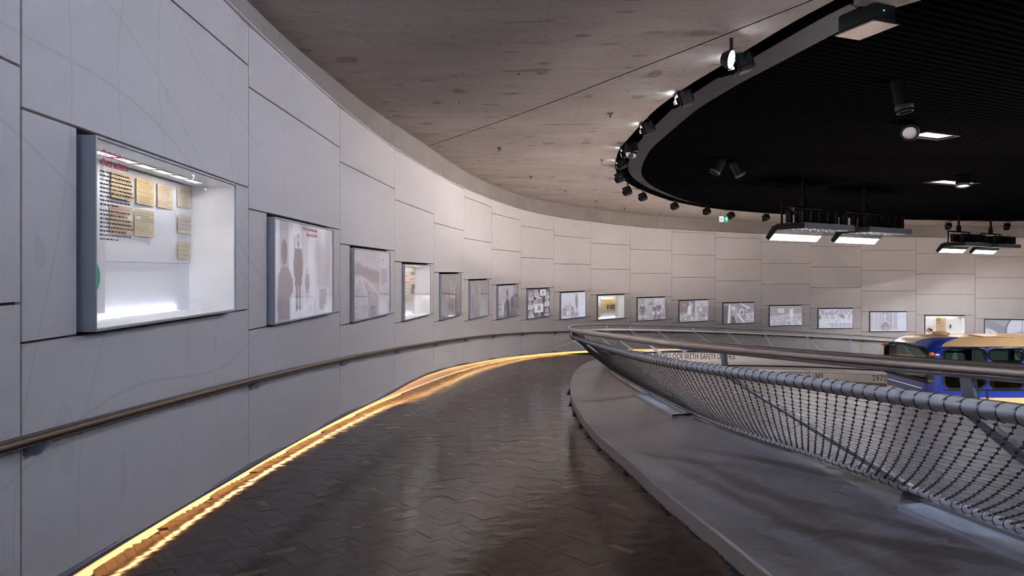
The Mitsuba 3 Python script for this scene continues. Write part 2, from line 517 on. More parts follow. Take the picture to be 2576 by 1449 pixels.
vis = [i for i in idx if visible(i)]
for q, i in enumerate(vis[:300]):
    v, f, c = block(i, q)
    add('block', (v, f), 'm_wood', 'floor', color=c)
vs, fs, cs, n0 = [], [], [], 0
first = set(vis[:300])
for q, i in enumerate(idx):
    if i in first:
        continue
    v, f, c = block(i, q)
    vs.append(v); fs.append(f + n0); cs.append(c); n0 += 8
k = add('block_field', (np.vstack(vs), np.vstack(fs)), 'm_wood', 'floor', color=np.vstack(cs))
stuff(k)

# ------------------------------------------------------------------ kerb and grey platform along the void
edge_pts = [(-3, 14, -5), (-1.5, 13.2, -1.5), (-.5, 12.4, 1.5), (.2, 11.2, 4), (.8, 9.9, 5.6), (1.3, 8.9, 6.6), (1.75, 7.7, 7.9), (2.18, 6.84, 9.1), (2.61, 6.63, 10.2), (3.01, 6.22, 11.3), (3.64, 5.8, 13.0), (4.03, 5.48, 14.15), (4.48, 5.1, 15.45), (5.21, 4.75, 17.4), (5.97, 4.66, 19.4), (7.08, 4.62, 22.1), (7.8, 4.85, 24.0)]
for q in (8.6, 9.2, 10, 11, 12, 13, 14, 15, 16, 17, 18, 19.5):
    e = wp(q * W, np.interp(q, [8.6, 9.2, 11], [4.5, 4.9, 5.2]))
    edge_pts.append((q, e[0], e[1]))
edge_pts = np.array(edge_pts)
from scipy.interpolate import PchipInterpolator
ex, ey = PchipInterpolator(edge_pts[:, 0], edge_pts[:, 1]), PchipInterpolator(edge_pts[:, 0], edge_pts[:, 2])


def void_edge(s):
    q = np.asarray(s) / W
    return np.stack([ex(q), ey(q)], -1)


sp = np.linspace(-2 * W, 19.4 * W, 420)
ce = wp(sp, 0) + (wp(sp, 1) - wp(sp, 0)) * w_curb(sp)[:, None]
ve = void_edge(sp)
wv = np.linalg.norm(ve - ce, axis=1)
tt = np.concatenate([[0, .03, .08, .16], np.linspace(.25, 1, 22) ** 1.4])
ts = np.unique(np.concatenate([np.linspace(0, 1, 26) ** 1.7]))
rows = []
lowo = w_low(sp) - w_curb(sp)
zp0, zp1 = ramp(sp) + R_FLOOR + .115, ramp(sp) - 1.335
bump = np.exp(-((sp / W - 1.0) / .55) ** 4) * .03
for t in ts:
    q = ce + (ve - ce) * t
    d = t * wv
    a = np.clip((d - .05) / (lowo + .15), 0, 1); a = a * a * (3 - 2 * a)
    zz = zp0 + (zp1 - zp0) * a + bump * np.exp(-((d - lowo - .1) / .35) ** 2)
    rows.append(np.column_stack([q, zz]))
plat = np.stack(rows, 1)
# top with a rounded kerb edge, kerb face down to the wood, inner face down into the void
e0 = plat[:, 0].copy()
out = (ce - ve) / wv[:, None]
lip = [np.column_stack([ce, ramp(sp) + R_FLOOR - .01]), np.column_stack([ce, zp0 - .012]), np.column_stack([ce - out * .004, zp0 - .003])]
top = [np.column_stack([ce - out * .014, zp0])] + [plat[:, i] for i in range(1, plat.shape[1])]
m1 = sheet(np.stack([np.asarray(a) for a in lip + [top[0]]], 1))
m2 = sheet(np.stack(top, 1))
zt1 = plat[:, -1, 2]
inner = sheet(np.stack([np.column_stack([ve, zt1]), np.column_stack([ve, zt1 - .46]), np.column_stack([ve + out * .35, zt1 - .46]), np.column_stack([ve + out * .35, zt1 - 1.0])], 1))
struct('platform', m2, 'm_plat', smooth=True)
add('kerb', m1, 'm_stone', 'platform')
add('fascia', inner, 'm_stone', 'platform')

# lower tiers round the void, with lettering cut in their faces
s2 = np.linspace(5.2 * W, 19 * W, 240)
e2 = void_edge(s2)
o2 = np.gradient(e2, axis=0); o2 /= np.linalg.norm(o2, axis=1, keepdims=True); inw = np.column_stack([o2[:, 1], -o2[:, 0]])
d2 = np.clip((s2 / W - 5.2) / 3, 0, 1) * .7
zz = ramp(s2)
tier = sheet(np.stack([np.column_stack([e2 - inw * .4, zz - 1.84]), np.column_stack([e2 + inw * d2[:, None], zz - 1.90]), np.column_stack([e2 + inw * d2[:, None], zz - 2.32]), np.column_stack([e2 - inw * .3, zz - 2.32]), np.column_stack([e2 - inw * .3, zz - 3.4])], 1))
struct('tier', tier, 'm_stone')
zl2 = zz - 1.97
add('groove', sheet(np.stack([np.column_stack([e2 + inw * (d2 + .004)[:, None], zl2]), np.column_stack([e2 + inw * (d2 + .004)[:, None], zl2 - .012])], 1)), 'm_dark', 'tier')
struct('void_floor', bbox(-12, 45, -12, 45, -5.7, -5.6), 'm_hall')


def letter(text, s_mid, height, rr, extra, parent, mat_='m_ink', bold=False):
    """lettering on the tier face whose middle lies at arc length s_mid"""
    m = meshkit.text_mesh(text, height, .004, bold)
    v = np.array(m.vertices)
    wd = v[:, 0].max()
    pos = void_edge(np.array([s_mid - .01, s_mid, s_mid + .01]) )
    # walk along the edge so that the letters follow the curve
    sl = np.linspace(s_mid - 6, s_mid + 6, 1200)
    pe = void_edge(sl)
    arc = np.concatenate([[0], np.cumsum(np.linalg.norm(np.diff(pe, axis=0), axis=1))]); arc -= np.interp(s_mid, sl, arc)
    x = v[:, 0] - wd / 2
    sv = np.interp(x, arc, sl)
    q = void_edge(sv); q2 = void_edge(sv + .02); t_ = q2 - q; t_ /= np.linalg.norm(t_, axis=1, keepdims=True)
    n_ = np.column_stack([t_[:, 1], -t_[:, 0]])
    P = q + n_ * (extra + .001 + v[:, 2])[:, None]
    add('lettering', (np.column_stack([P, ramp(sv) + rr + v[:, 1]]), np.array(m.faces)), mat_, parent)


# ------------------------------------------------------------------ concrete ceiling round the opening
ring_pts = [(-3, 5.9, -5), (-1.5, 5.6, -1.0), (-.3, 4.6, 2.5), (.3, 3.85, 4.6), (.75, 3.45, 5.9), (1.05, 3.19, 6.78), (1.25, 3.04, 7.31), (1.55, 2.88, 8.10), (1.85, 2.73, 8.89), (2.25, 2.53, 9.96), (2.85, 2.36, 11.72), (3.7, 2.34, 14.41), (4.4, 2.52, 16.56), (5.0, 2.84, 18.47), (5.65, 3.47, 20.5), (6.7, 4.75, 23.3), (7.8, 6.5, 26.2), (8.9, 8.55, 28.4), (10.2, 11.8, 30.55), (11.7, 15.7, 32.4), (13.3, 19.9, 33.6), (15, 24.6, 34.0), (17, 29.6, 33.2), (19.5, 36, 30)]
ring_pts = np.array(ring_pts)
rx, ry = PchipInterpolator(ring_pts[:, 0], ring_pts[:, 1]), PchipInterpolator(ring_pts[:, 0], ring_pts[:, 2])


def ring(s):
    q = np.asarray(s) / W
    return np.stack([rx(q), ry(q)], -1)


def z_ring(s):
    return np.interp(np.asarray(s) / W, [-3, 3, 6, 9, 14, 20], [2.70, 2.71, 2.70, 2.66, 2.60, 2.50])


J0, J1 = np.array([-1.98, 14.93]), np.array([3.34, 6.10])     # the construction joint
jn = np.array([-(J1 - J0)[1], (J1 - J0)[0]]); jn /= np.linalg.norm(jn)
sc_ = np.linspace(-2.0 * W, 19.4 * W, 330)
halves = {1: [], -1: []}
c0, c1 = wp(sc_, -.02), ring(sc_)
za, zb2 = z_band(sc_), z_ring(sc_)
tc = np.linspace(0, 1, 9)
for i in range(len(sc_) - 1):
    for j in range(8):
        def pt(a, t):
            return np.array([*(c0[a] + (c1[a] - c0[a]) * t), za[a] + (zb2[a] - za[a]) * t])
        q = np.array([pt(i, tc[j]), pt(i + 1, tc[j]), pt(i + 1, tc[j + 1]), pt(i, tc[j + 1])])
        d = (q[:, :2] - J0) @ jn
        for sg_ in (1, -1):
            # clip to the half plane sg * d > 0.011
            dd = sg_ * d - .011
            if (dd <= 0).all():
                continue
            if (dd > 0).all():
                halves[sg_].append(q); continue
            o = []
            for a in range(4):
                b = (a + 1) % 4
                if dd[a] > 0:
                    o.append(q[a])
                if (dd[a] > 0) != (dd[b] > 0):
                    t = dd[a] / (dd[a] - dd[b]); o.append(q[a] + (q[b] - q[a]) * t)
            halves[sg_].append(np.array(o))
for sg_ in (-1, 1):
    vs, fs, n0 = [], [], 0
    for q in halves[sg_]:
        vs.append(q); m = len(q)
        fs.append(np.array([[0, a, a + 1] for a in range(1, m - 1)]) + n0); n0 += m
    mesh = (np.vstack(vs), np.vstack(fs))
    if sg_ == -1:
        struct('ceiling', mesh, 'm_conc')
    else:
        add('slab', mesh, 'm_conc', 'ceiling')
# joint filler, edge of the slab and the roof above
up_ = sheet(np.stack([np.column_stack([wp(sc_, -.4), za + .25]), np.column_stack([c1, zb2 + .25])], 1))
add('upper_face', up_, 'm_matblack', 'ceiling')
jm = J0 + (J1 - J0) * np.linspace(-.02, 1.0, 30)[:, None]
zj = np.interp(np.linspace(0, 1, 30), [0, 1], [2.72, 2.705]) + .035
add('joint_seal', sheet(np.stack([np.column_stack([jm + jn * .05, zj]), np.column_stack([jm - jn * .05, zj])], 1)), 'm_matblack', 'ceiling')
inr = c1 - c0; inr /= np.linalg.norm(inr, axis=1, keepdims=True)
add('edge', sheet(np.stack([np.column_stack([c1, zb2]), np.column_stack([c1, zb2 + .25])], 1)), 'm_conc', 'ceiling')
# black lighting channel and its blue-black fascia
r1, r2 = c1 + inr * .34, c1 + inr * .72
k_ch = struct('lighting_channel', sheet(np.stack([np.column_stack([c1 + inr * .01, zb2 + .02]), np.column_stack([c1 + inr * .01, zb2 + .22]), np.column_stack([r1, zb2 + .22]), np.column_stack([r1, zb2 + .06])], 1)), 'm_matblack')
add('fascia', sheet(np.stack([np.column_stack([r1, zb2 + .06]), np.column_stack([r2, zb2 + .02]), np.column_stack([r2, zb2 + .12])], 1)), 'm_navy', 'lighting_channel')
# slatted black ceiling over the void
poly = Polygon(np.vstack([r2[(sc_ > -1.9 * W)], [[40, 20], [40, -6]]])).buffer(0)
d_ = np.array([.911, .412]); e_ = np.array([-.412, .911])
sl = []
for q in np.arange(-30, 40, .13):
    ln = LineString([e_ * q - d_ * 60, e_ * q + d_ * 80]).intersection(poly)
    for g in getattr(ln, 'geoms', [ln]):
        if g.is_empty or g.length < .2:
            continue
        a, b = np.array(g.coords[0]), np.array(g.coords[-1])
        sl.append((a, b))


def z_slat(xy):
    xy = np.asarray(xy)
    return 2.74 - .004 * np.clip(xy[..., 1] - 8, 0, 40)


A_ = np.array([a for a, b in sl]); B_ = np.array([b for a, b in sl])
za_, zb_2 = z_slat(A_), z_slat(B_)
vs, fs, n0 = [], [], 0
for a, b, z0_, z1_ in zip(A_, B_, za_, zb_2):
    o = e_ * .03
    v = np.array([[*(a - o), z0_], [*(a + o), z0_], [*(b + o), z1_], [*(b - o), z1_], [*(a - o), z0_ + .06], [*(a + o), z0_ + .06], [*(b + o), z1_ + .06], [*(b - o), z1_ + .06]])
    f = np.array([[0, 1, 2], [0, 2, 3], [0, 3, 7], [0, 7, 4], [1, 5, 6], [1, 6, 2]])
    vs.append(v); fs.append(f + n0); n0 += 8
tri = trimesh.creation.triangulate_polygon(poly, engine='earcut')
vt = np.column_stack([tri[0], np.full(len(tri[0]), 2.86)])
struct('ceiling_slatted', (vt, tri[1]), 'm_matblack')
k = add('slat', (np.vstack(vs), np.vstack(fs)), 'm_slat', 'ceiling_slatted')
stuff(k)
# a second strip of concrete that shows beyond the channel at the top
add('slab', extrude(Polygon([(3.40, 6.77), (3.82, 6.84), (4.5, 6.0), (3.6, 5.9)]), 2.66, 2.72, lambda a, b, d: np.stack([a, b, d], -1)), 'm_conc', 'ceiling')

# ------------------------------------------------------------------ pictures: print painted per vertex of the flat picture sheet
PW, PH = FB - FA - .030, HF - .030


class Art:
    """a greyscale-to-colour print on a grid of (PW x PH) metres; x to the right, y up"""

    def __init__(s, nx, ny, bg, seed=0):
        s.nx, s.ny = nx, ny
        s.x, s.y = np.meshgrid(np.linspace(0, PW, nx), np.linspace(0, PH, ny), indexing='ij')
        s.c = np.tile(np.asarray(bg, float), (nx, ny, 1))
        s.seed = seed
        s.px = PW / nx

    def mix(s, m, col, a=1.0):
        m = np.clip(m, 0, 1)[..., None] * a
        s.c = s.c * (1 - m) + np.asarray(col, float) * m

    def soft(s, d, e=None):
        e = e or s.px
        return np.clip(.5 - d / (2 * e), 0, 1)

    def rect(s, x0, y0, x1, y1, col, a=1.0, e=None):
        s.mix(s.soft(np.maximum(np.maximum(x0 - s.x, s.x - x1), np.maximum(y0 - s.y, s.y - y1)), e), col, a)

    def ell(s, cx, cy, rx, ry, col, a=1.0, rot=0.0, e=None):
        c, n = math.cos(rot), math.sin(rot)
        dx, dy = s.x - cx, s.y - cy
        d = (np.sqrt(((c * dx + n * dy) / rx) ** 2 + ((c * dy - n * dx) / ry) ** 2) - 1) * min(rx, ry)
        s.mix(s.soft(d, e), col, a)

    def line(s, pts, w, col, a=1.0, e=None):
        m = np.full(s.x.shape, 9.0)
        for (x0, y0), (x1, y1) in zip(pts[:-1], pts[1:]):
            dx, dy = x1 - x0, y1 - y0
            t = np.clip(((s.x - x0) * dx + (s.y - y0) * dy) / (dx * dx + dy * dy + 1e-9), 0, 1)
            m = np.minimum(m, np.hypot(s.x - x0 - t * dx, s.y - y0 - t * dy))
        s.mix(s.soft(m - w / 2, e), col, a)

    def poly(s, pts, col, a=1.0, e=None):
        g = shapely.Polygon(pts)
        P = shapely.points(s.x.ravel(), s.y.ravel())
        d = shapely.distance(g.exterior, P); ins = shapely.contains(g, P)
        s.mix(s.soft(np.where(ins, -d, d).reshape(s.x.shape), e), col, a)

    def grain(s, amp, fx=6, fy=6, oct_=4, thr=None):
        n = meshkit.fbm(np.stack([s.x * fx, s.y * fy, np.full(s.x.shape, s.seed * 3.7)], -1), oct_)
        s.c = np.clip(s.c * (1 + amp * 2 * (n - .5))[..., None], 0, 2)

    def blotch(s, lo, hi, col, a, fx=6, fy=6, mask=None, sd=0):
        n = meshkit.fbm(np.stack([s.x * fx, s.y * fy, np.full(s.x.shape, s.seed * 5.1 + sd)], -1), 4)
        m = np.clip((n - lo) / (hi - lo), 0, 1)
        s.mix(m if mask is None else m * mask, col, a)

    def zone(s, x0, y0, x1, y1, e=.04):
        return s.soft(np.maximum(np.maximum(x0 - s.x, s.x - x1), np.maximum(y0 - s.y, s.y - y1)), e)

    def text(s, x, y, w, n, lead, col, a=.8, last=.6, h=.42):
        r = np.random.default_rng(int(x * 91 + y * 37) + n)
        for i in range(n):
            yy = y - i * lead
            xx = x
            end = x + w * (last if i == n - 1 else .86 + .14 * r.random())
            while xx < end:
                l = .03 + .06 * r.random()
                s.rect(xx, yy - lead * h, min(xx + l, end), yy, col, a)
                xx += l + .012

    def man(s, x, y, h, col, a=1.0, arm=None, stride=.10, wide=1.0, hat=False, coat=False):
        """standing figure with feet at (x, y), height h"""
        k = h * wide
        s.ell(x, y + .93 * h, .052 * k, .066 * h, col, a)
        s.rect(x - .02 * k, y + .84 * h, x + .02 * k, y + .9 * h, col, a)
        if coat:
            s.poly([(x - .12 * k, y + .83 * h), (x + .12 * k, y + .83 * h), (x + .15 * k, y + .30 * h), (x - .15 * k, y + .30 * h)], col, a)
        else:
            s.poly([(x - .13 * k, y + .83 * h), (x + .13 * k, y + .83 * h), (x + .09 * k, y + .48 * h), (x - .09 * k, y + .48 * h)], col, a)
        s.line([(x - .05 * k, y + .5 * h), (x - stride * h * .5 - .03 * k, y)], .085 * k, col, a)
        s.line([(x + .05 * k, y + .5 * h), (x + stride * h * .5 + .03 * k, y)], .085 * k, col, a)
        for sg, e in ((-1, arm), (1, arm)):
            q = [(x + sg * .12 * k, y + .80 * h), (x + sg * .17 * k, y + .62 * h), (x + sg * .15 * k, y + .46 * h)] if not e else [(x + sg * .12 * k, y + .80 * h), (x + sg * .16 * k, y + .64 * h), (x + e * k, y + .62 * h)]
            s.line(q, .06 * k, col, a)
        if hat:
            s.ell(x, y + .985 * h, .085 * k, .018 * h, col, a); s.rect(x - .045 * k, y + .98 * h, x + .045 * k, y + 1.03 * h, col, a)

    def car(s, x, y, w, col, glass, lamp, a=1.0):
        """saloon seen from the front, wheels at y, width w"""
        h = w * .78
        s.rect(x - .46 * w, y, x - .32 * w, y + .2 * h, (.03, .03, .03), a); s.rect(x + .32 * w, y, x + .46 * w, y + .2 * h, (.03, .03, .03), a)
        s.poly([(x - .5 * w, y + .12 * h), (x + .5 * w, y + .12 * h), (x + .5 * w, y + .55 * h), (x + .4 * w, y + .6 * h), (x - .4 * w, y + .6 * h), (x - .5 * w, y + .55 * h)], col, a)
        s.poly([(x - .38 * w, y + .58 * h), (x + .38 * w, y + .58 * h), (x + .29 * w, y + h), (x - .29 * w, y + h)], col, a)
        s.poly([(x - .33 * w, y + .62 * h), (x + .33 * w, y + .62 * h), (x + .26 * w, y + .94 * h), (x - .26 * w, y + .94 * h)], glass, a)
        s.rect(x - .17 * w, y + .22 * h, x + .17 * w, y + .48 * h, (.10, .09, .10), a)
        for i in range(4):
            s.line([(x - .17 * w, y + (.25 + .06 * i) * h), (x + .17 * w, y + (.25 + .06 * i) * h)], .012 * w, lamp, a)
        s.ell(x - .34 * w, y + .38 * h, .085 * w, .085 * w, lamp, a); s.ell(x + .34 * w, y + .38 * h, .085 * w, .085 * w, lamp, a)
        s.rect(x - .52 * w, y + .10 * h, x + .52 * w, y + .17 * h, lamp, a)

    def mesh(s, fr, x0, z0, d):
        P = fr(s.x.ravel() + x0, s.y.ravel() + z0, d)
        i = np.arange(s.nx * s.ny).reshape(s.nx, s.ny)
        f = np.stack([i[:-1, :-1], i[1:, :-1], i[1:, 1:], i[:-1, 1:]], -1).reshape(-1, 4)
        return (P, f), s.c.reshape(-1, 3)


LAV, PALE, MAUVE, DEEP = (.62, .60, .68), (.88, .88, 1.0), (.40, .35, .40), (.13, .10, .12)
RED, PINK = (.50, .05, .12), (.62, .16, .36)
INK = (.06, .05, .06)


def art_1():      # figures before a fence of poles in a pale street
    a = Art(230, 120, (.60, .59, .68), 1)
    a.blotch(.42, .62, PALE, .85, 2.2, 1.4)
    a.rect(.0, .0, .10, 1.05, (.74, .74, .84), .6, .03)
    a.rect(.16, .55, .42, 1.05, (.42, .40, .46), .75, .03)
    a.rect(1.35, .3, 1.9, .80, (.50, .46, .54), .6, .06)
    for x in (.55, .70, .92, 1.08, 1.25):
        a.rect(x, .05, x + .035, .95, (.84, .85, .96), .5, .02)
    a.ell(.30, .70, .085, .13, (.30, .26, .31), 1)
    a.poly([(.10, .05), (.12, .45), (.22, .56), (.40, .56), (.55, .42), (.56, .30), (.46, .22), (.46, .0), (.12, .0)], (.37, .33, .38), 1, .02)
    a.man(.72, .12, .76, (.33, .27, .31), 1, None, .06, 1.0, True, True)
    a.rect(.60, .82, .84, .88, (.70, .70, .80), .8)
    a.line([(.60, .86), (.66, .08)], .022, (.36, .31, .36), .9)
    a.man(1.02, .15, .40, (.38, .32, .37), .8, None, .05, 1.0, False, True)
    a.line([(0, .28), (1.15, .27)], .006, (.45, .42, .48), .6)
    a.blotch(.55, .66, (.90, .91, 1.0), .6, 3, 2, a.zone(.5, .0, 1.5, .25, .1), 2)
    a.text(1.46, .285, .30, 8, .027, INK, .85); a.text(1.46, .05 + .02, .30, 1, .027, INK, .8)
    return a


def art_2():      # two-lane motorway between woods
    a = Art(200, 105, (.56, .51, .58), 2)
    a.poly([(0, .80), (.3, .78), (.7, .74), (1.38, .66), (1.38, 1.05), (0, 1.05)], (.62, .60, .70), 1, .05)
    a.poly([(0, .82), (.25, .83), (.45, .78), (.9, .74), (1.38, .69), (1.38, .52), (.8, .56), (.4, .62), (0, .66)], (.38, .31, .36), .8, .03)
    a.poly([(.25, .64), (.42, .63), (1.38, .18), (1.38, -.05), (.75, -.05)], (.60, .56, .64), 1)
    a.poly([(.40, .63), (.48, .62), (1.38, .36), (1.38, .28)], (.76, .75, .85), .8)
    a.line([(.34, .63), (.70, .30), (.95, -.02)], .05, (.74, .73, .82), .9, .02)
    a.line([(.45, .62), (1.38, .40)], .012, (.80, .80, .90), .8)
    for x, y, w in ((.62, .47, .05), (.80, .38, .07), (.70, .50, .04)):
        a.ell(x, y, w, w * .6, (.36, .31, .36), .8)
    a.line([(.18, .1), (.20, .70)], .012, (.42, .36, .42), .8); a.rect(.12, .50, .26, .62, (.70, .68, .78), .8)
    a.rect(1.38, 0, 2.1, 1.1, (.72, .73, .84), .9)
    a.grain(.10, 9, 9)
    a.text(1.50, .90, .26, 1, .04, (.55, .08, .10), .8); a.text(1.50, .84, .24, 1, .035, (.66, .30, .40), .7)
    a.text(1.46, .74, .40, 8, .034, INK, .85); a.text(1.46, .44, .40, 7, .034, (.45, .43, .48), .6)
    a.text(.84, .165, .32, 3, .03, INK, .8); a.text(.84, .07, .32, 3, .03, INK, .8)
    return a


def art_4():      # dim grey picture, three tall pale forms
    a = Art(110, 58, (.40, .365, .40), 4)
    for x, w, t in ((.55, .10, .55), (.95, .09, .98), (1.28, .11, .80)):
        a.poly([(x - w, .45), (x - w * .6, t), (x + w * .7, t), (x + w, .45)], (.56, .53, .60), .9, .05)
    a.rect(0, .0, 2.1, .10, (.34, .30, .33), .6, .04)
    a.text(.85, .93, .62, 1, .045, (.50, .12, .14), .8); a.text(1.0, .84, .35, 1, .035, (.55, .30, .34), .6)
    a.grain(.12, 5, 5)
    return a


def art_5():
    a = Art(110, 58, (.52, .49, .55), 5)
    a.poly([(.22, 1.05), (.50, .62), (1.85, .60), (2.05, 1.05)], (.42, .38, .42), .95, .03)
    a.poly([(.85, .5), (.92, .95), (1.02, .97), (1.12, .5)], (.62, .60, .66), .8, .04)
    a.blotch(.5, .65, (.62, .56, .60), .7, 8, 6, a.zone(0, 0, 2.1, .15))
    a.text(1.28, .93, .34, 1, .04, (.48, .12, .14), .8); a.text(1.36, .86, .22, 1, .035, (.52, .30, .34), .7)
    a.grain(.10, 5, 5)
    return a


def art_6():      # lone figure in a coat, shelves at the left, dark wall right
    a = Art(120, 62, (.62, .60, .70), 6)
    a.poly([(1.25, 0), (1.25, .60), (1.5, .66), (2.1, .80), (2.1, 0)], (.16, .12, .14), .9, .03)
    a.rect(1.55, .7, 2.1, 1.1, (.30, .26, .30), .7, .12)
    a.ell(.92, .72, .10, .17, (.10, .08, .09), 1); a.poly([(.80, .70), (.92, .94), (1.05, .70)], (.12, .10, .11), .9)
    a.ell(.93, .66, .07, .09, (.55, .50, .55), .9)
    a.poly([(.55, 0), (.60, .40), (.80, .57), (1.05, .56), (1.18, .42), (1.22, 0)], (.20, .17, .19), 1, .02)
    for y in (.1, .28, .46):
        a.rect(.04, y, .34, y + .13, (.45, .42, .48), .7); a.line([(.02, y - .02), (.36, y - .02)], .03, (.10, .08, .09), .9)
    for x in (1.3, 1.42, 1.50):
        a.line([(x, .05), (x + .03, .30)], .02, (.66, .62, .70), .7)
    a.rect(0, 0, 2.1, .06, (.14, .11, .13), .7, .03)
    a.text(.42, .93, .85, 1, .05, PINK, .85); a.text(.46, .855, .75, 1, .035, (.62, .34, .50), .6)
    a.grain(.16, 8, 8)
    return a


def art_7():      # packed rows of cars
    a = Art(150, 78, (.12, .09, .11), 7)
    a.blotch(.45, .6, (.55, .52, .60), .6, 7, 7)
    P, Gd = (.92, .92, 1.0), (.45, .42, .48)
    for x, y, w in ((.28, .60, .42), (.78, .72, .38), (1.36, .74, .56), (1.80, .62, .40), (.22, .28, .40), (.62, .36, .34), (1.75, .34, .44)):
        a.car(x, y, w, tuple(np.array(P) * (.45 + .5 * ((x * 7.3) % 1))), Gd, P)
    a.car(1.00, .12, .78, (.86, .86, .96), (.40, .36, .42), (1.0, 1.0, 1.08))
    a.car(.30, -.10, .46, (.62, .60, .68), Gd, P); a.car(1.72, -.08, .50, (.20, .16, .18), Gd, P)
    a.rect(.5, .80, 1.1, .84, PINK, .7); a.grain(.2, 14, 14)
    return a


def art_8():      # old touring car and a cypress, text column
    a = Art(130, 68, (.70, .71, .83), 8)
    a.poly([(0, 0), (0, .35), (.55, .16), (1.5, .22), (1.5, 0)], (.48, .46, .54), .7, .04)
    a.line([(0, .40), (.55, .18)], .04, (.84, .85, .96), .8, .02)
    a.poly([(.08, .42), (.30, .52), (.38, .70), (.66, .70), (.75, .52), (1.05, .44), (1.1, .28), (.15, .28)], (.50, .48, .56), .9)
    a.poly([(.36, .54), (.42, .67), (.62, .67), (.68, .54)], (.74, .75, .86), .9)
    for x in (.28, .92):
        a.ell(x, .27, .13, .15, (.30, .27, .31), .9); a.ell(x, .27, .06, .07, (.66, .66, .76), .9)
    a.ell(.72, .36, .05, .07, (.82, .83, .94), .9); a.ell(1.06, .36, .05, .07, (.82, .83, .94), .9)
    a.ell(1.25, .66, .11, .30, (.33, .31, .35), .9, .1); a.line([(1.25, .2), (1.25, .5)], .03, (.3, .27, .3), .9)
    a.rect(1.48, 0, 2.1, 1.1, (.80, .83, .98), 1)
    a.text(1.56, .95, .26, 1, .04, (.4, .4, .5), .7); a.text(1.54, .85, .42, 4, .035, (.5, .5, .6), .5); a.text(1.54, .66, .42, 4, .035, (.62, .63, .74), .5)
    a.text(1.08, .18, .30, 4, .034, (.25, .22, .26), .8); a.grain(.08, 9, 9)
    return a


def art_10():     # musicians with guitars on a stage
    a = Art(130, 68, (.60, .57, .64), 10)
    a.blotch(.45, .62, (.86, .85, .95), .7, 4, 3, a.zone(.5, .2, 2.1, 1.05, .1))
    a.ell(.95, .74, .16, .05, (.40, .36, .40), .9); a.rect(.9, .78, 1.0, .84, (.46, .42, .47), .8)
    a.man(.34, .0, .80, (.34, .29, .33), 1, None, .05, 1.35); a.ell(.34, .70, .05, .06, (.88, .87, .96), .9)
    a.man(1.22, -.05, .80, (.36, .31, .35), 1, .05, .08, 1.2); a.ell(1.22, .66, .045, .055, (.90, .89, .98), .9)
    a.man(1.50, -.02, .84, (.33, .28, .32), 1, .05, .08, 1.2); a.ell(1.50, .73, .045, .06, (.90, .89, .98), .9)
    for x in (1.12, 1.46):
        a.ell(x, .30, .10, .075, (.88, .87, .97), .95, .6); a.line([(x, .30), (x + .34, .50)], .02, (.90, .90, 1.0), .9)
    for x in (.12, .30, .48, .62):
        a.ell(x, .16, .09, .09, (.80, .79, .88), .8); a.ell(x, .05, .05, .05, (.40, .36, .40), .7)
    a.text(.22, .95, .42, 1, .045, (.20, .10, .12), .8); a.text(1.62, .22, .28, 3, .035, (.30, .16, .18), .8)
    for x in np.arange(.95, 1.9, .14):
        a.ell(x, 1.0, .02, .02, (.25, .20, .22), .8)
    a.grain(.18, 12, 10)
    return a


def art_11():     # two men in pale jackets above a crowd
    a = Art(130, 68, (.52, .46, .50), 11)
    a.rect(0, .45, 1.05, 1.05, (.36, .28, .31), .85, .05); a.rect(1.05, .7, 2.1, 1.05, (.74, .73, .82), .8, .04)
    P = (.93, .92, 1.0)
    r = np.random.default_rng(5)
    for i in range(70):
        x, y = 2 * r.random(), .30 * r.random() + .02
        if .5 < x < 1.0 and y > .12:
            continue
        a.ell(x, y + .05 * (x > 1.2), .035 + .02 * r.random(), .05, np.array(P) * (.5 + .5 * r.random()), .9)
    a.poly([(.52, .30), (.56, .72), (.66, .80), (.78, .80), (.84, .70), (.86, .36)], P, .95); a.ell(.70, .90, .055, .08, (.86, .84, .92), 1)
    a.poly([(.60, .0), (.60, .34), (.82, .34), (.84, 0)], (.58, .54, .60), .9)
    a.ell(.86, .82, .05, .075, (.80, .78, .86), 1); a.poly([(.80, .2), (.80, .70), (.96, .74), (1.0, .2)], (.44, .38, .42), .9)
    a.ell(1.12, .78, .05, .08, (.84, .83, .91), 1); a.poly([(1.04, .0), (1.02, .62), (1.10, .70), (1.24, .62), (1.26, 0)], (.72, .70, .78), .9)
    a.ell(1.52, .72, .12, .20, (.58, .54, .60), .8); a.ell(1.42, .56, .10, .10, P, .9)
    for x, y in ((.2, .82), (.3, .78), (.38, .82)):
        a.ell(x, y, .02, .04, P, .8)
    a.ell(.84, .14, .07, .12, (.88, .87, .95), .9); a.rect(1.5, .2, 1.75, .34, (.34, .28, .31), .7)
    a.text(1.18, .96, .5, 1, .03, (.4, .36, .42), .6); a.grain(.16, 12, 12)
    return a


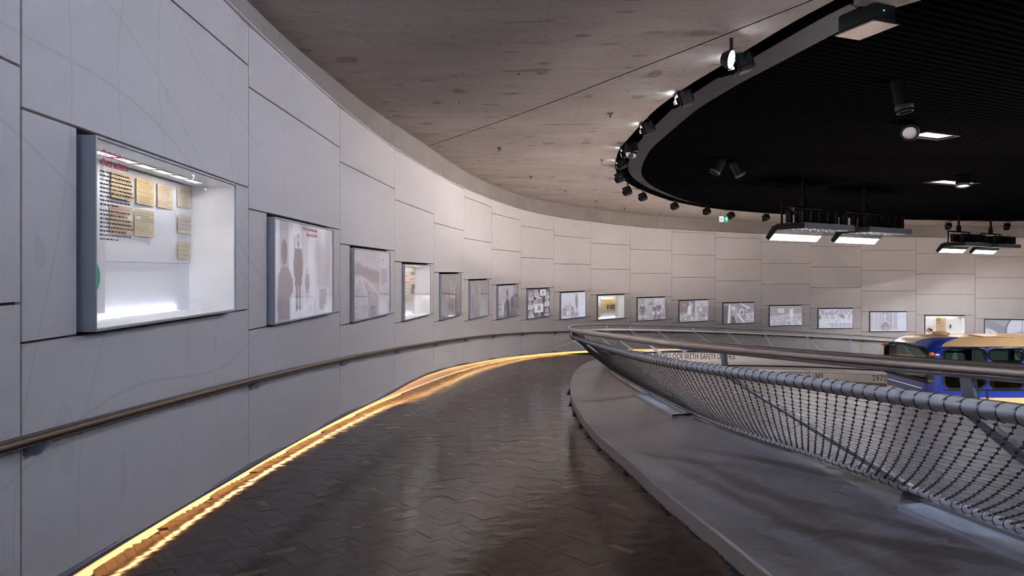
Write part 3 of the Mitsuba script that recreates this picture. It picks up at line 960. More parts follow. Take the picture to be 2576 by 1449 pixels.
def art_12():     # cockpit of a racing car, start number on its flank
    a = Art(130, 68, (.44, .40, .45), 12)
    P = (.93, .93, 1.02)
    a.rect(0, 0, .28, .9, (.24, .19, .22), .9, .04)
    a.poly([(.26, 0), (.40, 0), (.46, .95), (.34, .95)], P, .9)
    a.poly([(.95, 1.05), (1.05, 1.05), (1.72, .78), (1.66, .70)], P, .95)
    a.poly([(.55, .0), (.55, .9), (.75, .95), (.92, .6), (.9, 0)], (.60, .57, .63), .8, .05)
    a.ell(.62, .70, .12, .16, P, .8); a.ell(.60, .62, .10, .10, (.34, .28, .31), .6)
    a.ell(1.16, .56, .17, .18, P, .95); a.ell(1.17, .54, .09, .12, (.12, .09, .11), .9); a.line([(1.17, .40), (1.17, .66)], .03, P, .9)
    a.ell(1.46, .64, .07, .07, (.70, .68, .76), .9)
    a.poly([(1.0, .0), (1.55, .52), (2.1, .80), (2.1, 0)], (.50, .48, .56), 1)
    a.poly([(.82, .48), (1.30, -.02), (1.44, -.02), (.92, .50)], P, .95)
    a.poly([(.50, 0), (.52, .36), (.68, .40), (.80, 0)], (.20, .14, .16), .9)
    a.line([(1.42, .44), (1.54, .46), (1.58, .38), (1.50, .33), (1.60, .30), (1.58, .20), (1.45, .16)], .05, P, .95)
    a.line([(1.72, .50), (1.66, .12)], .05, P, .95)
    a.line([(1.80, .44), (1.90, .52), (1.96, .44), (1.80, .14), (2.0, .16)], .05, P, .95)
    a.grain(.14, 10, 10)
    return a


def art_13():     # suited figure beside a flag on a bare plain
    a = Art(130, 68, (.52, .48, .53), 13)
    P = (.93, .94, 1.03)
    a.poly([(0, 0), (0, .46), (.8, .58), (1.2, .62), (2.1, .66), (2.1, 0)], (.66, .65, .74), 1)
    a.line([(0, .44), (.9, .50), (2.1, .52)], .06, (.82, .82, .92), .7, .04); a.line([(1.0, .40), (1.9, .42)], .06, (.48, .45, .50), .7, .03)
    a.blotch(.5, .62, P, .8, 7, 12, a.zone(0, 0, 2.1, .40)); a.blotch(.52, .6, (.36, .33, .37), .7, 12, 20, a.zone(.6, 0, 1.4, .16), 3)
    a.rect(.52, .66, .84, .88, P, .95); a.rect(.62, .70, .74, .84, (.62, .60, .68), .7); a.line([(.84, .90), (.84, .14)], .014, P, .9)
    a.ell(1.30, .80, .075, .075, P, 1); a.poly([(1.20, .74), (1.42, .82), (1.46, .52), (1.40, .40), (1.26, .42), (1.20, .52)], P, 1); a.ell(1.40, .86, .05, .05, (.80, .80, .9), .9)
    a.line([(1.30, .42), (1.34, .08)], .09, P, 1); a.line([(1.40, .42), (1.37, .08)], .07, (.82, .82, .92), 1)
    a.line([(.40, .52), (.52, .36)], .01, (.25, .2, .22), .7)
    a.text(.22, .96, .52, 1, .035, RED, .7); a.grain(.10, 12, 12)
    return a


def art_14():     # crowd leaning from a coach roof
    a = Art(130, 68, (.84, .86, 1.0), 14)
    a.blotch(.46, .56, (.44, .44, .52), .8, 12, 14, a.zone(0, .45, 2.1, 1.0, .05))
    for x in (.18, .62, 1.0, 1.30, 1.62, 1.92):
        a.ell(x, .62, .10, .12, (.94, .95, 1.05), .9); a.ell(x + .02, .80, .05, .06, (.60, .58, .66), .8)
    a.poly([(.0, .60), (.10, .74), (.16, .54), (.04, .48)], (.34, .30, .34), .9); a.rect(1.22, .56, 1.48, .70, (.36, .34, .38), .8); a.ell(1.35, .70, .05, .05, (.50, .18, .16), .8)
    a.poly([(0, .38), (.25, .52), (1.2, .50), (2.1, .42), (2.1, 0), (0, 0)], (.90, .92, 1.05), 1)
    a.ell(1.08, .36, .07, .07, (.55, .55, .64), .8); a.ell(1.08, .36, .05, .05, (.86, .88, 1.0), .8)
    for i in range(6):
        a.rect(.72 + .23 * i, .04, .90 + .23 * i, .26, (.58, .59, .68), .9); a.rect(.74 + .23 * i, .06, .88 + .23 * i, .16, (.70, .72, .84), .8)
    a.poly([(.52, .20), (.70, .26), (.70, .20)], (.25, .22, .25), .9); a.blotch(.52, .62, (.56, .55, .63), .7, 8, 16, a.zone(0, 0, .7, .25))
    a.grain(.08, 14, 14)
    return a


def art_15():     # wayside cross among trees, text column
    a = Art(130, 68, (.76, .77, .90), 15)
    for x, w in ((.08, .03), (.30, .045), (.45, .03), (.55, .05), (1.12, .10), (1.32, .07), (1.42, .04)):
        a.line([(x, .12), (x + .02, 1.05)], w, (.44, .41, .48), .7, .02)
    a.rect(.66, .50, 1.05, 1.05, (.50, .46, .52), .7, .05); a.blotch(.5, .6, (.38, .34, .38), .7, 8, 6, a.zone(.62, 0, 1.1, .35, .06))
    a.ell(.82, .22, .22, .28, (.40, .36, .40), .8, 0, .03); a.ell(.86, .16, .10, .12, (.66, .65, .74), .7)
    a.line([(.80, .56), (.80, .94)], .045, (.97, .98, 1.08), 1); a.line([(.70, .80), (.90, .80)], .04, (.97, .98, 1.08), 1)
    a.rect(.68, .52, .98, .545, (.92, .93, 1.02), .9)
    a.rect(1.50, 0, 2.1, 1.1, (.84, .87, 1.02), 1); a.rect(0, 0, 2.1, .08, (.86, .88, 1.0), .6, .04)
    a.text(1.56, .95, .22, 1, .035, (.55, .5, .6), .5); a.text(1.56, .86, .44, 6, .035, (.66, .67, .78), .45); a.grain(.10, 12, 12)
    return a


def art_17():     # tent-like net roofs above a park
    a = Art(150, 78, (.82, .84, .98), 17)
    D = (.18, .16, .20)
    a.poly([(0, 1.05), (0, .60), (.5, .36), (.9, .10), (.98, .0), (1.2, .0), (.95, .45), (1.05, .80), (1.2, 1.05)], (.50, .50, .58), 1)
    for t in np.linspace(0, 1, 7):
        a.line([(0, 1.05 - .45 * t), (.5, .90 - .5 * t), (1.0 - .1 * t, .55 - .5 * t)], .012, D, .9)
    for t in np.linspace(.05, 1, 11):
        a.line([(1.02 * t, 1.05 - .5 * t), (.95 * t - .06, .75 - .62 * t)], .012, D, .9)
    a.line([(1.2, 1.05), (1.02, .78), (.95, .5), (1.0, .25), (1.25, .0)], .09, (.30, .28, .32), .95, .02)
    a.poly([(.05, .62), (.50, .38), (.85, .08), (.6, .02), (.4, .2)], (.86, .88, 1.02), 1)
    a.line([(0, .62), (.35, .28), (.5, .0)], .02, D, .9); a.line([(0, .26), (.4, .20), (.9, .05)], .012, D, .8)
    a.poly([(1.25, .30), (1.62, .46), (2.1, .24), (2.1, 0), (1.2, 0)], (.60, .60, .68), .9); a.line([(1.62, .46), (2.1, .20)], .014, D, .8)
    a.line([(1.72, .2), (1.72, 1.05)], .03, D, .8); a.line([(1.90, .4), (1.90, .75)], .012, D, .8)
    a.blotch(.48, .56, (.14, .14, .15), .9, 9, 7, a.zone(1.2, 0, 2.1, .20, .05))
    a.grain(.08, 12, 12)
    return a


ARTS = {1: art_1, 2: art_2, 4: art_4, 5: art_5, 6: art_6, 7: art_7, 8: art_8, 10: art_10, 11: art_11, 12: art_12, 13: art_13, 14: art_14, 15: art_15, 17: art_17}
GAIN = {10: .85, 11: .88, 12: .9, 13: .85, 14: .85, 15: .85, 17: .85, 1: .82, 2: .72, 4: .62, 5: .66, 6: .80, 7: .95, 8: 1.0}
TEXT = {1: 'large backlit photo of a man with a pole and a dark silhouette',
        2: 'backlit photo of an empty two-lane road between woods with a text column at its right',
        4: 'dim grey backlit photo with faint pale forms and a red heading',
        5: 'dim grey backlit photo with a dark upper half and short red heading',
        6: 'backlit photo of a lone figure in a dark coat under a pink heading',
        7: 'backlit black and white photo of packed rows of cars in traffic',
        8: 'pale backlit photo of an old touring car beside a cypress with a white text column',
        10: 'backlit photo of musicians holding guitars on a stage',
        11: 'backlit photo of men in pale jackets standing above a dense crowd',
        12: 'backlit photo of a racing car cockpit with a large start number on its flank',
        13: 'backlit photo of a white-suited figure beside a flag on a bare plain',
        14: 'pale backlit photo of a crowd above the side windows of a coach',
        15: 'pale backlit photo of a white cross among trees with a blank text column',
        17: 'backlit photo of tent-like net roofs, cut by the right edge of the picture'}


def ring_frame(k, x0, x1, z0, z1, t, d0, d1):
    g = sbox(x0, z0, x1, z1).difference(sbox(x0 + t, z0 + t, x1 - t, z1 - t))
    return extrude(g, d0, d1, in_strip(k))


def sheet_rect(k, x0, x1, z0, z1, d, nx=1, nz=1):
    X, Z = np.meshgrid(np.linspace(x0, x1, nx + 1), np.linspace(z0, z1, nz + 1), indexing='ij')
    return sheet(in_strip(k)(X, Z, np.full(X.shape, d)))


def wall_text(text, k, x, z, d, h, mat_, parent, bold=False, width=None):
    m = meshkit.text_mesh(text, h, .0015, bold)
    v = np.array(m.vertices)
    if width:
        v[:, 0] *= width / v[:, 0].max()
    return add('lettering', (in_strip(k)(x + v[:, 0], z + v[:, 1], d + v[:, 2]), np.array(m.faces)), mat_, parent)


PD = {0: .085, 1: .07}
for k, fn in ARTS.items():
    zk = Z0 - DZ * k
    pd = PD.get(k, .055)
    t = thing('photo_panel', TEXT[k], 'photo panel', 'backlit photographs set in the curved wall')
    add('frame', ring_frame(k, FA, FB, zk, zk + HF, .014, -.10, pd), 'm_case', t)
    a = fn()
    m, c = a.mesh(in_strip(k), FA + .015, zk + .015, pd - .022)
    # the film glows from behind: its own print is the emission
    add('photo', m, 'm_paint', t, color=c * PHOTO * GAIN.get(k, 1.0), emit={'type': 'mesh_attribute', 'name': 'vertex_color'}, weight=.15)
    add('backing', sheet_rect(k, FA, FB, zk, zk + HF, -.09), 'm_black', t)
    add('glass', sheet_rect(k, FA + .012, FB - .012, zk + .012, zk + HF - .012, pd - .006), 'm_glass', t)
    if k == 1:
        wall_text('1961', k, 1.300, zk + .975, pd - .012, .034, 'm_red', t, True, .09)
        wall_text('Bau der Berliner Mauer', k, 1.415, zk + .975, pd - .012, .036, 'm_red', t, True, .40)
        wall_text('Building of the Berlin Wall', k, 1.415, zk + .915, pd - .012, .036, 'm_red', t, False, .40)

# ------------------------------------------------------------------ lit showcases with documents
CASES = {0: 'large lit showcase with eight brown documents on a pale board, nearest case at the left',
         3: 'small bright showcase with a newspaper page, fourth case from the left',
         9: 'bright white showcase with yellow paper sheets, above the tip of the railing',
         16: 'bright showcase with a brown document and small objects, above the bus'}


def paper(k, x0, x1, z0, z1, d, base, label, group=None, lines=8, seed=0, red=False, blocks=()):
    nx, nz = 26, 22
    X, Z = np.meshgrid(np.linspace(x0, x1, nx), np.linspace(z0, z1, nz), indexing='ij')
    r = np.random.default_rng(seed)
    U, V = (X - x0) / (x1 - x0), (Z - z0) / (z1 - z0)
    D = d + .010 + .006 * np.sin(2.1 * U + seed) + .004 * (meshkit.noise(np.stack([U * 4, V * 4, np.full(U.shape, seed + .5)], -1)) - .5)
    col = np.tile(np.asarray(base, float), (nx, nz, 1)) * (1 + .20 * (meshkit.fbm(np.stack([U * 3, V * 3, np.full(U.shape, seed * 1.7)], -1), 3) - .5))[..., None]
    for i in range(nz):
        if lines and (i % max(2, nz // lines)) == 0 and 1 < i < nz - 2:
            a, b = r.integers(1, 4), nx - r.integers(1, 9)
            col[a:b, i] *= .80 - .2 * r.random()
            if red and r.random() < .35:
                col[a:a + 8, i] = (.55, .16, .10)
    for (a, b, c, e, q) in blocks:
        m = (U > a) & (U < b) & (V > c) & (V < e)
        col[m] = q
    t = key_of('paper_sheet')
    scene[t] = mikit.ply(sheet(in_strip(k)(X, Z, D)), 'm_paint', smooth=True, color=col.reshape(-1, 3))
    tag(t, label, 'paper sheet', group)


for k, text in CASES.items():
    zk = Z0 - DZ * k
    pd = PD.get(k, .055)
    fr = in_strip(k)
    t = thing('showcase', text, 'showcase', 'lit showcases set in the curved wall')
    add('frame', ring_frame(k, FA, FB, zk, zk + HF, .012, -.06, pd), 'm_case', t)
    add('lining', ring_frame(k, FA + .003, FB - .003, zk + .003, zk + HF - .003, .014, -.30, pd - .012), 'm_white', t)
    add('back_wall', sheet_rect(k, FA, FB, zk, zk + HF, -.295), 'm_white', t)
    add('glass', sheet_rect(k, FA + .012, FB - .012, zk + .012, zk + HF - .012, pd - .016), 'm_glass', t)
    bars = []
    n = 7
    for i in range(n):
        xa = FA + .12 + i * .245
        bars.append((fr([xa, xa + .185, xa + .185, xa], np.full(4, zk + HF - .024), [-.155, -.155, -.10, -.10]), np.array([[0, 1, 2], [0, 2, 3]])))
    v, f = join(bars)
    if np.cross(v[f[0][1]] - v[f[0][0]], v[f[0][2]] - v[f[0][0]])[2] > 0:
        f = f[:, ::-1]
    add('lamp_row', (v, f), 'm_lens', t, emit=np.array([1.0, .97, .93]) * CASE, weight=1.2)
    v, f = fr([FA + .05, FB - .25, FB - .25, FA + .05], np.full(4, zk + .020), [-.288, -.288, -.262, -.262]), np.array([[0, 1, 2], [0, 2, 3]])
    if np.cross(v[f[0][1]] - v[f[0][0]], v[f[0][2]] - v[f[0][0]])[2] < 0:
        f = f[:, ::-1]
    add('lamp_row', (v, f), 'm_lens', t, emit=np.array([.80, .88, 1.15]) * CASE * .55, weight=.8)

TAN, CREAM, YEL = (.62, .47, .30), (.66, .58, .44), (.80, .60, .25)
z0 = Z0
# board and eight documents of the nearest case
tb = thing('display_board', 'plain pale board carrying the documents in the nearest showcase', 'display board')
add('panel', extrude(sbox(1.179, z0 + .392, 2.43, z0 + 1.02), -.292, -.278, in_strip(0)), 'm_white', tb)
docs = [(1.229, 1.495, .801, .978, TAN, 'brown document with dark lines, top left of the board in the nearest showcase'),
        (1.541, 1.807, .797, .978, (.66, .50, .30), 'brown document with a dark right edge, second from left in the upper row'),
        (1.848, 2.10, .802, .977, (.70, .56, .40), 'pale brown document third in the upper row of the nearest showcase'),
        (2.177, 2.409, .836, .985, (.70, .60, .47), 'pale small document, upper right of the board in the nearest showcase'),
        (1.229, 1.49, .573, .760, (.60, .45, .32), 'creased reddish-brown document, left in the lower row of the nearest showcase'),
        (1.531, 1.783, .572, .760, (.62, .53, .36), 'greenish-brown document with a white label, second in the lower row'),
        (2.17, 2.402, .630, .773, (.66, .58, .46), 'small pale folded sheet in the middle of the right column'),
        (2.17, 2.402, .426, .566, (.64, .56, .40), 'small pale folded sheet at the bottom of the right column')]
for i, (a, b, c, d, col, lab) in enumerate(docs):
    paper(0, a, b, z0 + c, z0 + d, -.276, col, lab, 'documents in the nearest showcase', 10 if i < 6 else 4, i + 1, blocks=((.1, .3, .62, .74, (.8, .8, .82)),) if i == 5 else ())
tc_ = thing('picture_card', 'pale card with a green curved edge at the left end of the nearest showcase', 'picture card')
add('card', extrude(sbox(.62, z0 + .06, 1.16, z0 + .56), -.27, -.262, in_strip(0)), 'm_lip', tc_)
gx_ = np.linspace(0, 1, 16)
add('green_shape', extrude(Polygon([(.64, z0 + .10)] + [(.99 + .11 * math.sin(math.pi * t), z0 + .12 + .34 * t) for t in gx_] + [(.64, z0 + .46)]), -.261, -.258, in_strip(0)), 'm_green', tc_)
show0 = 'showcase'
for text, z, h, wd, m_ in (('»Gastarbeiter«', .955, .040, .27, 'm_red'), ('»Guest workers«', .905, .040, .29, 'm_red')):
    wall_text(text, 0, .535, z0 + z, .058, h, m_, show0, False, wd)
lines_ = []
r_ = np.random.default_rng(2)
for zz0, nl, w0 in ((.868, 9, .34), (.655, 8, .34)):
    for i in range(nl):
        x, zz = .535, z0 + zz0 - i * .0225
        end = .535 + w0 * (.8 + .2 * r_.random() if i < nl - 1 else .55)
        while x < end:
            l = .008 + .022 * r_.random()
            lines_.append((in_strip(0)([x, x + l, x + l, x], [zz, zz, zz + .0085, zz + .0085], np.full(4, .0585)), np.array([[0, 1, 2], [0, 2, 3]])))
            x += l + .006
k = add('small_print', join(lines_), 'm_ink', show0)
stuff(k)
# the second showcase: newspaper page
zk = Z0 - DZ * 3
paper(3, 1.55, 2.42, zk + .30, zk + .99, -.285, (.78, .70, .60), 'newspaper page with red and black headlines in the small bright showcase', None, 16, 21, True, ((.55, .98, .80, .86, (.3, .22, .2)), (.5, .95, .66, .70, (.62, .2, .14)), (.66, .98, .36, .52, (.12, .11, .11)), (.60, .9, .22, .34, (.16, .15, .15))))
# third: yellow sheets
zk = Z0 - DZ * 9
tb = thing('display_board', 'grey-white board behind the yellow paper in the bright showcase above the railing tip', 'display board')
add('panel', extrude(sbox(1.12, zk + .28, 2.26, zk + .95), -.290, -.276, in_strip(9)), 'm_lip', tb)
paper(9, 1.22, 2.18, zk + .36, zk + .86, -.274, YEL, 'yellow paper sheet with four dark stamps in a row', None, 6, 31, False, tuple((.36 + .16 * i, .46 + .16 * i, .06, .48, (.07, .055, .05)) for i in range(4)))
paper(9, .62, 1.06, zk + .06, zk + .56, -.274, (.78, .62, .30), 'plain yellow sheet at the lower left of the bright showcase above the railing tip', None, 5, 33)
# fourth: document and two small objects
zk = Z0 - DZ * 16
tb = thing('display_board', 'white board behind the brown document in the showcase above the bus', 'display board')
add('panel', extrude(sbox(1.04, zk + .08, 2.36, zk + .99), -.290, -.276, in_strip(16)), 'm_white', tb)
paper(16, 1.14, 1.66, zk + .14, zk + .92, -.274, (.60, .46, .28), 'tall brown document with small pictures in the showcase above the bus', None, 9, 41, False, ((.05, .45, .78, .96, (.30, .18, .09)), (.05, .5, .56, .70, (.36, .24, .12))))
tb = thing('display_board', 'small grey board at the lower left of the showcase above the bus', 'display board')
add('panel', extrude(sbox(.56, zk + .08, 1.00, zk + .48), -.290, -.276, in_strip(16)), 'm_lip', tb)


def small_object(k, x, z, sx, sz, cols, label):
    v, f = trimesh.creation.icosphere(2).vertices, trimesh.creation.icosphere(2).faces
    v = np.array(v); q = v * (1 + .35 * (meshkit.noise(v * 2.2 + x) - .5)[:, None])
    P = in_strip(k)(x + q[:, 0] * sx, z + q[:, 2] * sz, -.235 + q[:, 1] * .035)
    c = np.where((v[:, :1] * .8 + v[:, 2:] > .15), np.array(cols[0]), np.array(cols[1]))
    t = key_of('small_object')
    scene[t] = mikit.ply((P, f), 'm_paint', smooth=True, color=c)
    tag(t, label, 'small object')


small_object(16, .80, zk + .22, .15, .11, [(.03, .03, .03), (.40, .22, .08)], 'small black and tan object on the lower left board in the showcase above the bus')
small_object(16, 1.86, zk + .46, .045, .10, [(.10, .08, .05), (.16, .12, .06)], 'small dark upright object right of the brown document in the showcase above the bus')

# ------------------------------------------------------------------ handrail on the wall
s_r = np.linspace(-1.6 * W, 19.5 * W, 500)
R_RAIL = -.766
t = thing('wall_handrail', 'long bronze handrail fixed along the foot of the curved wall', 'handrail')
pr_ = np.column_stack([wp(s_r, .092), ramp(s_r) + R_RAIL])
add('rail', tube(pr_, .027, 12), 'm_bronze', t, smooth=True)
pg = np.column_stack([wp(s_r, .070), ramp(s_r) + R_RAIL + .018])
add('rib', tube(pg, .0075, 6), 'm_bronze', t, smooth=True)
for k in range(-1, 19):
    fr = in_strip(k)
    zr = ramp(k * W) + R_RAIL
    g = Polygon([(-.01, -.018), (-.01, -.088), (.06, -.088), (.118, -.020)])
    m = extrude(g, .012, .050, lambda a, b, d: fr(d, zr + b, a))
    add('bracket', m, 'm_trim', t)

# ------------------------------------------------------------------ leaning net railing along the void
t = thing('net_railing', 'long curved railing of steel handrail, leaning blades and dark wire net round the void', 'railing')
s_h = np.linspace(-1.3 * W, 18.6 * W, 640)
hand3 = lambda s: np.column_stack([wp(s, 0) + (wp(s, 1) - wp(s, 0)) * w_hand(s)[:, None], ramp(s) + r_hand(s)])
up3 = lambda s: np.column_stack([wp(s, 0) + (wp(s, 1) - wp(s, 0)) * w_up(s)[:, None], ramp(s) + R_UP])
low3 = lambda s: np.column_stack([wp(s, 0) + (wp(s, 1) - wp(s, 0)) * w_low(s)[:, None], ramp(s) + R_LOW])
add('handrail', tube(hand3(s_h), .034, 18), 'm_steel', t, smooth=True)
tu = add('upper_tube', tube(up3(s_h), .033, 14), 'm_tube', t, smooth=True)
tl_ = add('lower_tube', tube(low3(s_h), .026, 12), 'm_tube', t, smooth=True)


def shift(s):
    """how far along the ramp a net column's foot lies beyond its head"""
    q = s / W
    return W * np.interp(q, [-.45, -.3, 0, .25, .5, 1.5, 3, 5, 8], [.58, .62, .70, .70, .73, .70, .55, .40, .30])


head = np.concatenate([np.arange(-1.2 * W, 5.2 * W, .078), np.arange(5.2 * W, 17.2 * W, .16)])
foot = head + shift(head)
U3, L3 = up3(head), low3(foot)
NR = 31
tt = np.linspace(0, 1, NR)
grid = U3[:, None] * (1 - tt)[None, :, None] + L3[:, None] * tt[None, :, None]
grid[:, :, 2] -= (.05 * np.sin(np.pi * tt))[None]
dl = np.gradient(grid, axis=0)
zig = np.where((np.arange(NR) % 2) == 0, 1, -1) * .035
grid = grid + dl * zig[None, :, None]
near_c = head < 5.2 * W
A, B = grid[:, :-1].reshape(-1, 3), grid[:, 1:].reshape(-1, 3)
rad = np.repeat(np.where(near_c, .0022, .0018), NR - 1)
kn = grid[near_c][:, 1:-1].reshape(-1, 3)
dk = (dl[near_c] / np.linalg.norm(dl[near_c], axis=2, keepdims=True))[:, 1:-1].reshape(-1, 3)
k = add('net', join([segs(A, B, rad), segs(kn - dk * .0075, kn + dk * .0075, .0042, 4)]), 'm_net', t)
stuff(k, 'dark knotted columns of the wire net')
A, B = grid[:-1].reshape(-1, 3), grid[1:].reshape(-1, 3)
k = add('net', segs(A, B, .0009), 'm_wire', t)
stuff(k, 'fine pale cross wires of the net')


def loop(c, tg, r):
    tg = tg / np.linalg.norm(tg)
    a = np.cross(tg, [0, 0, 1.0]); a /= np.linalg.norm(a); b = np.cross(a, tg)
    an = np.linspace(0, 2 * np.pi, 9)
    return tube(c + r * (np.cos(an)[:, None] * a + np.sin(an)[:, None] * b), .0032, 4)


for par, P, r, fn_, ss0 in ((tu, U3, .0345, up3, head), (tl_, L3, .0275, low3, foot)):
    tg = fn_(ss0 + .03) - fn_(ss0 - .03)
    px = 1288 + 1711.36 * P[:, 0] / np.maximum(P[:, 1], .1)
    vis_ = np.nonzero((P[:, 1] > .4) & (px < 2600) & near_c)[0]
    vis_ = vis_[np.argsort(P[vis_, 1])]
    for i in vis_[:145]:
        add('binding_loop', loop(P[i], tg[i], r), 'm_net', par)
    rest = [loop(P[i], tg[i], r) for i in vis_[145:]]
    if rest:
        stuff(add('binding_loop', join(rest), 'm_net', par))


def blade(s0, s1):
    """post: short upright flat under the handrail, then a widening blade down to its foot on the platform"""
    def at(s, w, r):
        p = wp(s, 0) + (wp(s, 1) - wp(s, 0)) * w
        return np.array([p[0], p[1], float(ramp(s)) + r])
    h = np.interp(s0, SS, _h)
    tg = np.array([math.cos(h), math.sin(h), -DZ / W])
    wh, wl_ = float(w_hand(s0)), float(w_low(s1))
    c = [at(s0, wh + .005, float(r_hand(s0)) - .02), at(s0, wh + .03, R_UP - .045), at(s1, wl_ + .16, R_LOW - .075)]
    hw = [.030, .034, .15]
    nrm = np.cross(c[2] - c[1], tg); nrm /= np.linalg.norm(nrm)
    m0 = np.cross(c[1] - c[0], tg); m0 /= np.linalg.norm(m0)
    nn = [m0, (nrm + m0) / np.linalg.norm(nrm + m0), nrm]
    v = []
    for p, q, n in zip(c, hw, nn):
        for sg in (1, -1):
            for u in (1, -1):
                v.append(p + tg * q * u + n * .011 * sg)
    f = []
    for i in (0, 1):
        a, b = 4 * i, 4 * i + 4
        for x, y in ((0, 1), (1, 3), (3, 2), (2, 0)):
            f += [[a + x, a + y, b + y], [a + x, b + y, b + x]]
    f += [[0, 2, 3], [0, 3, 1], [8, 9, 11], [8, 11, 10]]
    return np.array(v), np.array(f), c[2], tg


posts = [(-.98, -.93), (-.30, -.28), (.37, .31), (1.43, 1.62), (2.30, 2.42), (3.2, 3.25), (4.3, 4.35), (5.4, 5.4), (6.2, 6.2), (7.0, 7.0), (8.05, 8.05), (9.05, 9.05), (10.15, 10.35), (11.1, 11.1), (12.05, 11.8), (13.05, 13.05), (14.0, 13.7), (15.05, 15.05), (16.1, 15.8), (17.1, 17.1)]
for a, b in posts:
    v, f, ft, tg = blade(a * W, b * W)
    kp = add('post', (v, f), 'm_post', t)
    if b < 3:
        # foot plate lying on the platform beside the lower tube
        p = ft - [0, 0, .012]
        n = np.array([tg[1], -tg[0], 0]); n /= np.linalg.norm(n)
        q = [p - tg * .14 - n * .22, p + tg * .16 - n * .22, p + tg * .16 + n * .05, p - tg * .14 + n * .05]
        vv = np.array(q + [x - np.array([0, 0, .018]) for x in q])
        ff = np.array([[0, 1, 2], [0, 2, 3], [0, 4, 5], [0, 5, 1], [1, 5, 6], [1, 6, 2], [2, 6, 7], [2, 7, 3], [3, 7, 4], [3, 4, 0]])
        add('foot', (vv, ff), 'm_post', kp)
# base flats beside the lower tube in the bays next to the second and third post
for a, b in ((-1.2, .235), (1.66, 2.5)):
    q = np.linspace(a * W, b * W, 40)
    def fl(dw, r):
        return np.column_stack([wp(q, 0) + (wp(q, 1) - wp(q, 0)) * (w_low(q) + dw)[:, None], ramp(q) + r])
    add('base_flat', sheet(np.stack([fl(-.165, -1.385), fl(-.165, -1.345), fl(.10, -1.325), fl(.10, -1.37)], 1)), 'm_post', t)

# ------------------------------------------------------------------ spotlights round the ceiling opening
BODY = rbox(.22, .25, .24, .035)
heads = [(1868, 158), (1722, 247), (1630, 322), (1578, 380), (1565, 411), (1560, 446), (1579, 480), (1618, 495), (1698, 518), (1779, 531), (1840, 541), (1928, 546)]


def spot(pos, aim, col, label, power=1.0, door=.10, flaps=False):
    pos, aim = np.asarray(pos, float), np.asarray(aim, float)
    R = rot_to(aim - pos)
    t = thing('spotlight', label, 'spotlight', 'black spotlights round the ceiling opening')
    M = T(np.vstack([np.column_stack([R, pos]), [0, 0, 0, 1]]).tolist())

    def part(base, m, mt, **kw):
        return add(base, m, mt, t, to_world=M, **kw)
    part('body', BODY, 'm_black')
    part('rim', join([bbox(.10, .118, -.12, .12, .072, .115), bbox(.10, .118, -.12, .12, -.115, -.072), bbox(.10, .118, -.125, -.108, -.115, .115), bbox(.10, .118, .108, .125, -.115, .115)]), 'm_black')
    part('barn_door', join([move(bbox(0, door, -.115, .115, -.004, .004), None, (.115, 0, -.076)), bbox(.115, .155, -.118, -.112, -.075, .02), bbox(.115, .155, .112, .118, -.075, .02)]), 'm_matblack')
    if flaps:
        part('snoot', join([bbox(.115, .34, -.122, -.114, -.08, .08), bbox(.115, .34, .114, .122, -.08, .08), bbox(.115, .30, -.115, .115, .072, .08)]), 'm_matblack')
    part('lens', (np.array([[.114, -.10, -.062], [.114, .10, -.062], [.114, .10, .062], [.114, -.10, .062]]), np.array([[0, 1, 2], [0, 2, 3]])), 'm_lens', emit=np.asarray(col) * SPOT * power)
    part('louvre', join([bbox(.12, .145, -.105, .105, z - .004, z + .004) for z in (-.022, .022)]), 'm_black')
    # yoke and stem to the ceiling, in world axes
    zc = float(np.interp(pos[1], [5, 20, 34], [2.74, 2.72, 2.66])) + .04
    y = R[:, 1] * .14
    add('yoke', join([segs([pos + y, pos - y], [pos + y + [0, 0, .20], pos - y + [0, 0, .20]], .010, 4), segs([pos + y + [0, 0, .20]], [pos - y + [0, 0, .20]], .010, 4)]), 'm_black', t)
    add('stem', segs([pos + [0, 0, .20]], [[pos[0], pos[1], max(zc, pos[2] + .24)]], .016, 6), 'm_black', t)
    k = add('knob', box(pos[0] + y[0] * 1.1, pos[1] + y[1] * 1.1, pos[2], .03, .03, .03), 'm_chrome', t)


def aim_at(p):
    ss_, d = nearest_wall(np.array([p[0]]), np.array([p[1]]))
    return np.array([*wp(float(ss_[0])), 1.30 - .09 * float(ss_[0]) / W]), float(ss_[0]) / W


names = ['first black spotlight at the near edge of the ceiling opening, beside the white round light', 'second black spotlight along the left edge of the ceiling opening', 'third black spotlight along the left edge of the ceiling opening', 'fourth black spotlight, just left of the glass camera dome', 'fifth black spotlight, below the glass camera dome', 'sixth black spotlight, at the leftmost bend of the ceiling opening', 'seventh black spotlight, hanging below the far rim of the opening', 'eighth black spotlight, hanging alone below the far rim of the opening', 'ninth spotlight, black against the concrete soffit, left of the exit sign', 'tenth spotlight, second one to the left of the exit sign', 'eleventh spotlight, just to the right of the exit sign', 'twelfth spotlight, left of the near hanging light rig']
lamp_s = []
ring_fine = ring(np.linspace(-3 * W, 19.5 * W, 3000)); wall_fine = wp(np.linspace(-3 * W, 19.5 * W, 3000))


def inside(p):
    """how far a plan point lies inside the ceiling opening (negative: under the concrete)"""
    i = int(np.argmin(((ring_fine - p) ** 2).sum(1)))
    n = ring_fine[i] - wall_fine[i]
    return float((p - ring_fine[i]) @ n / np.linalg.norm(n))


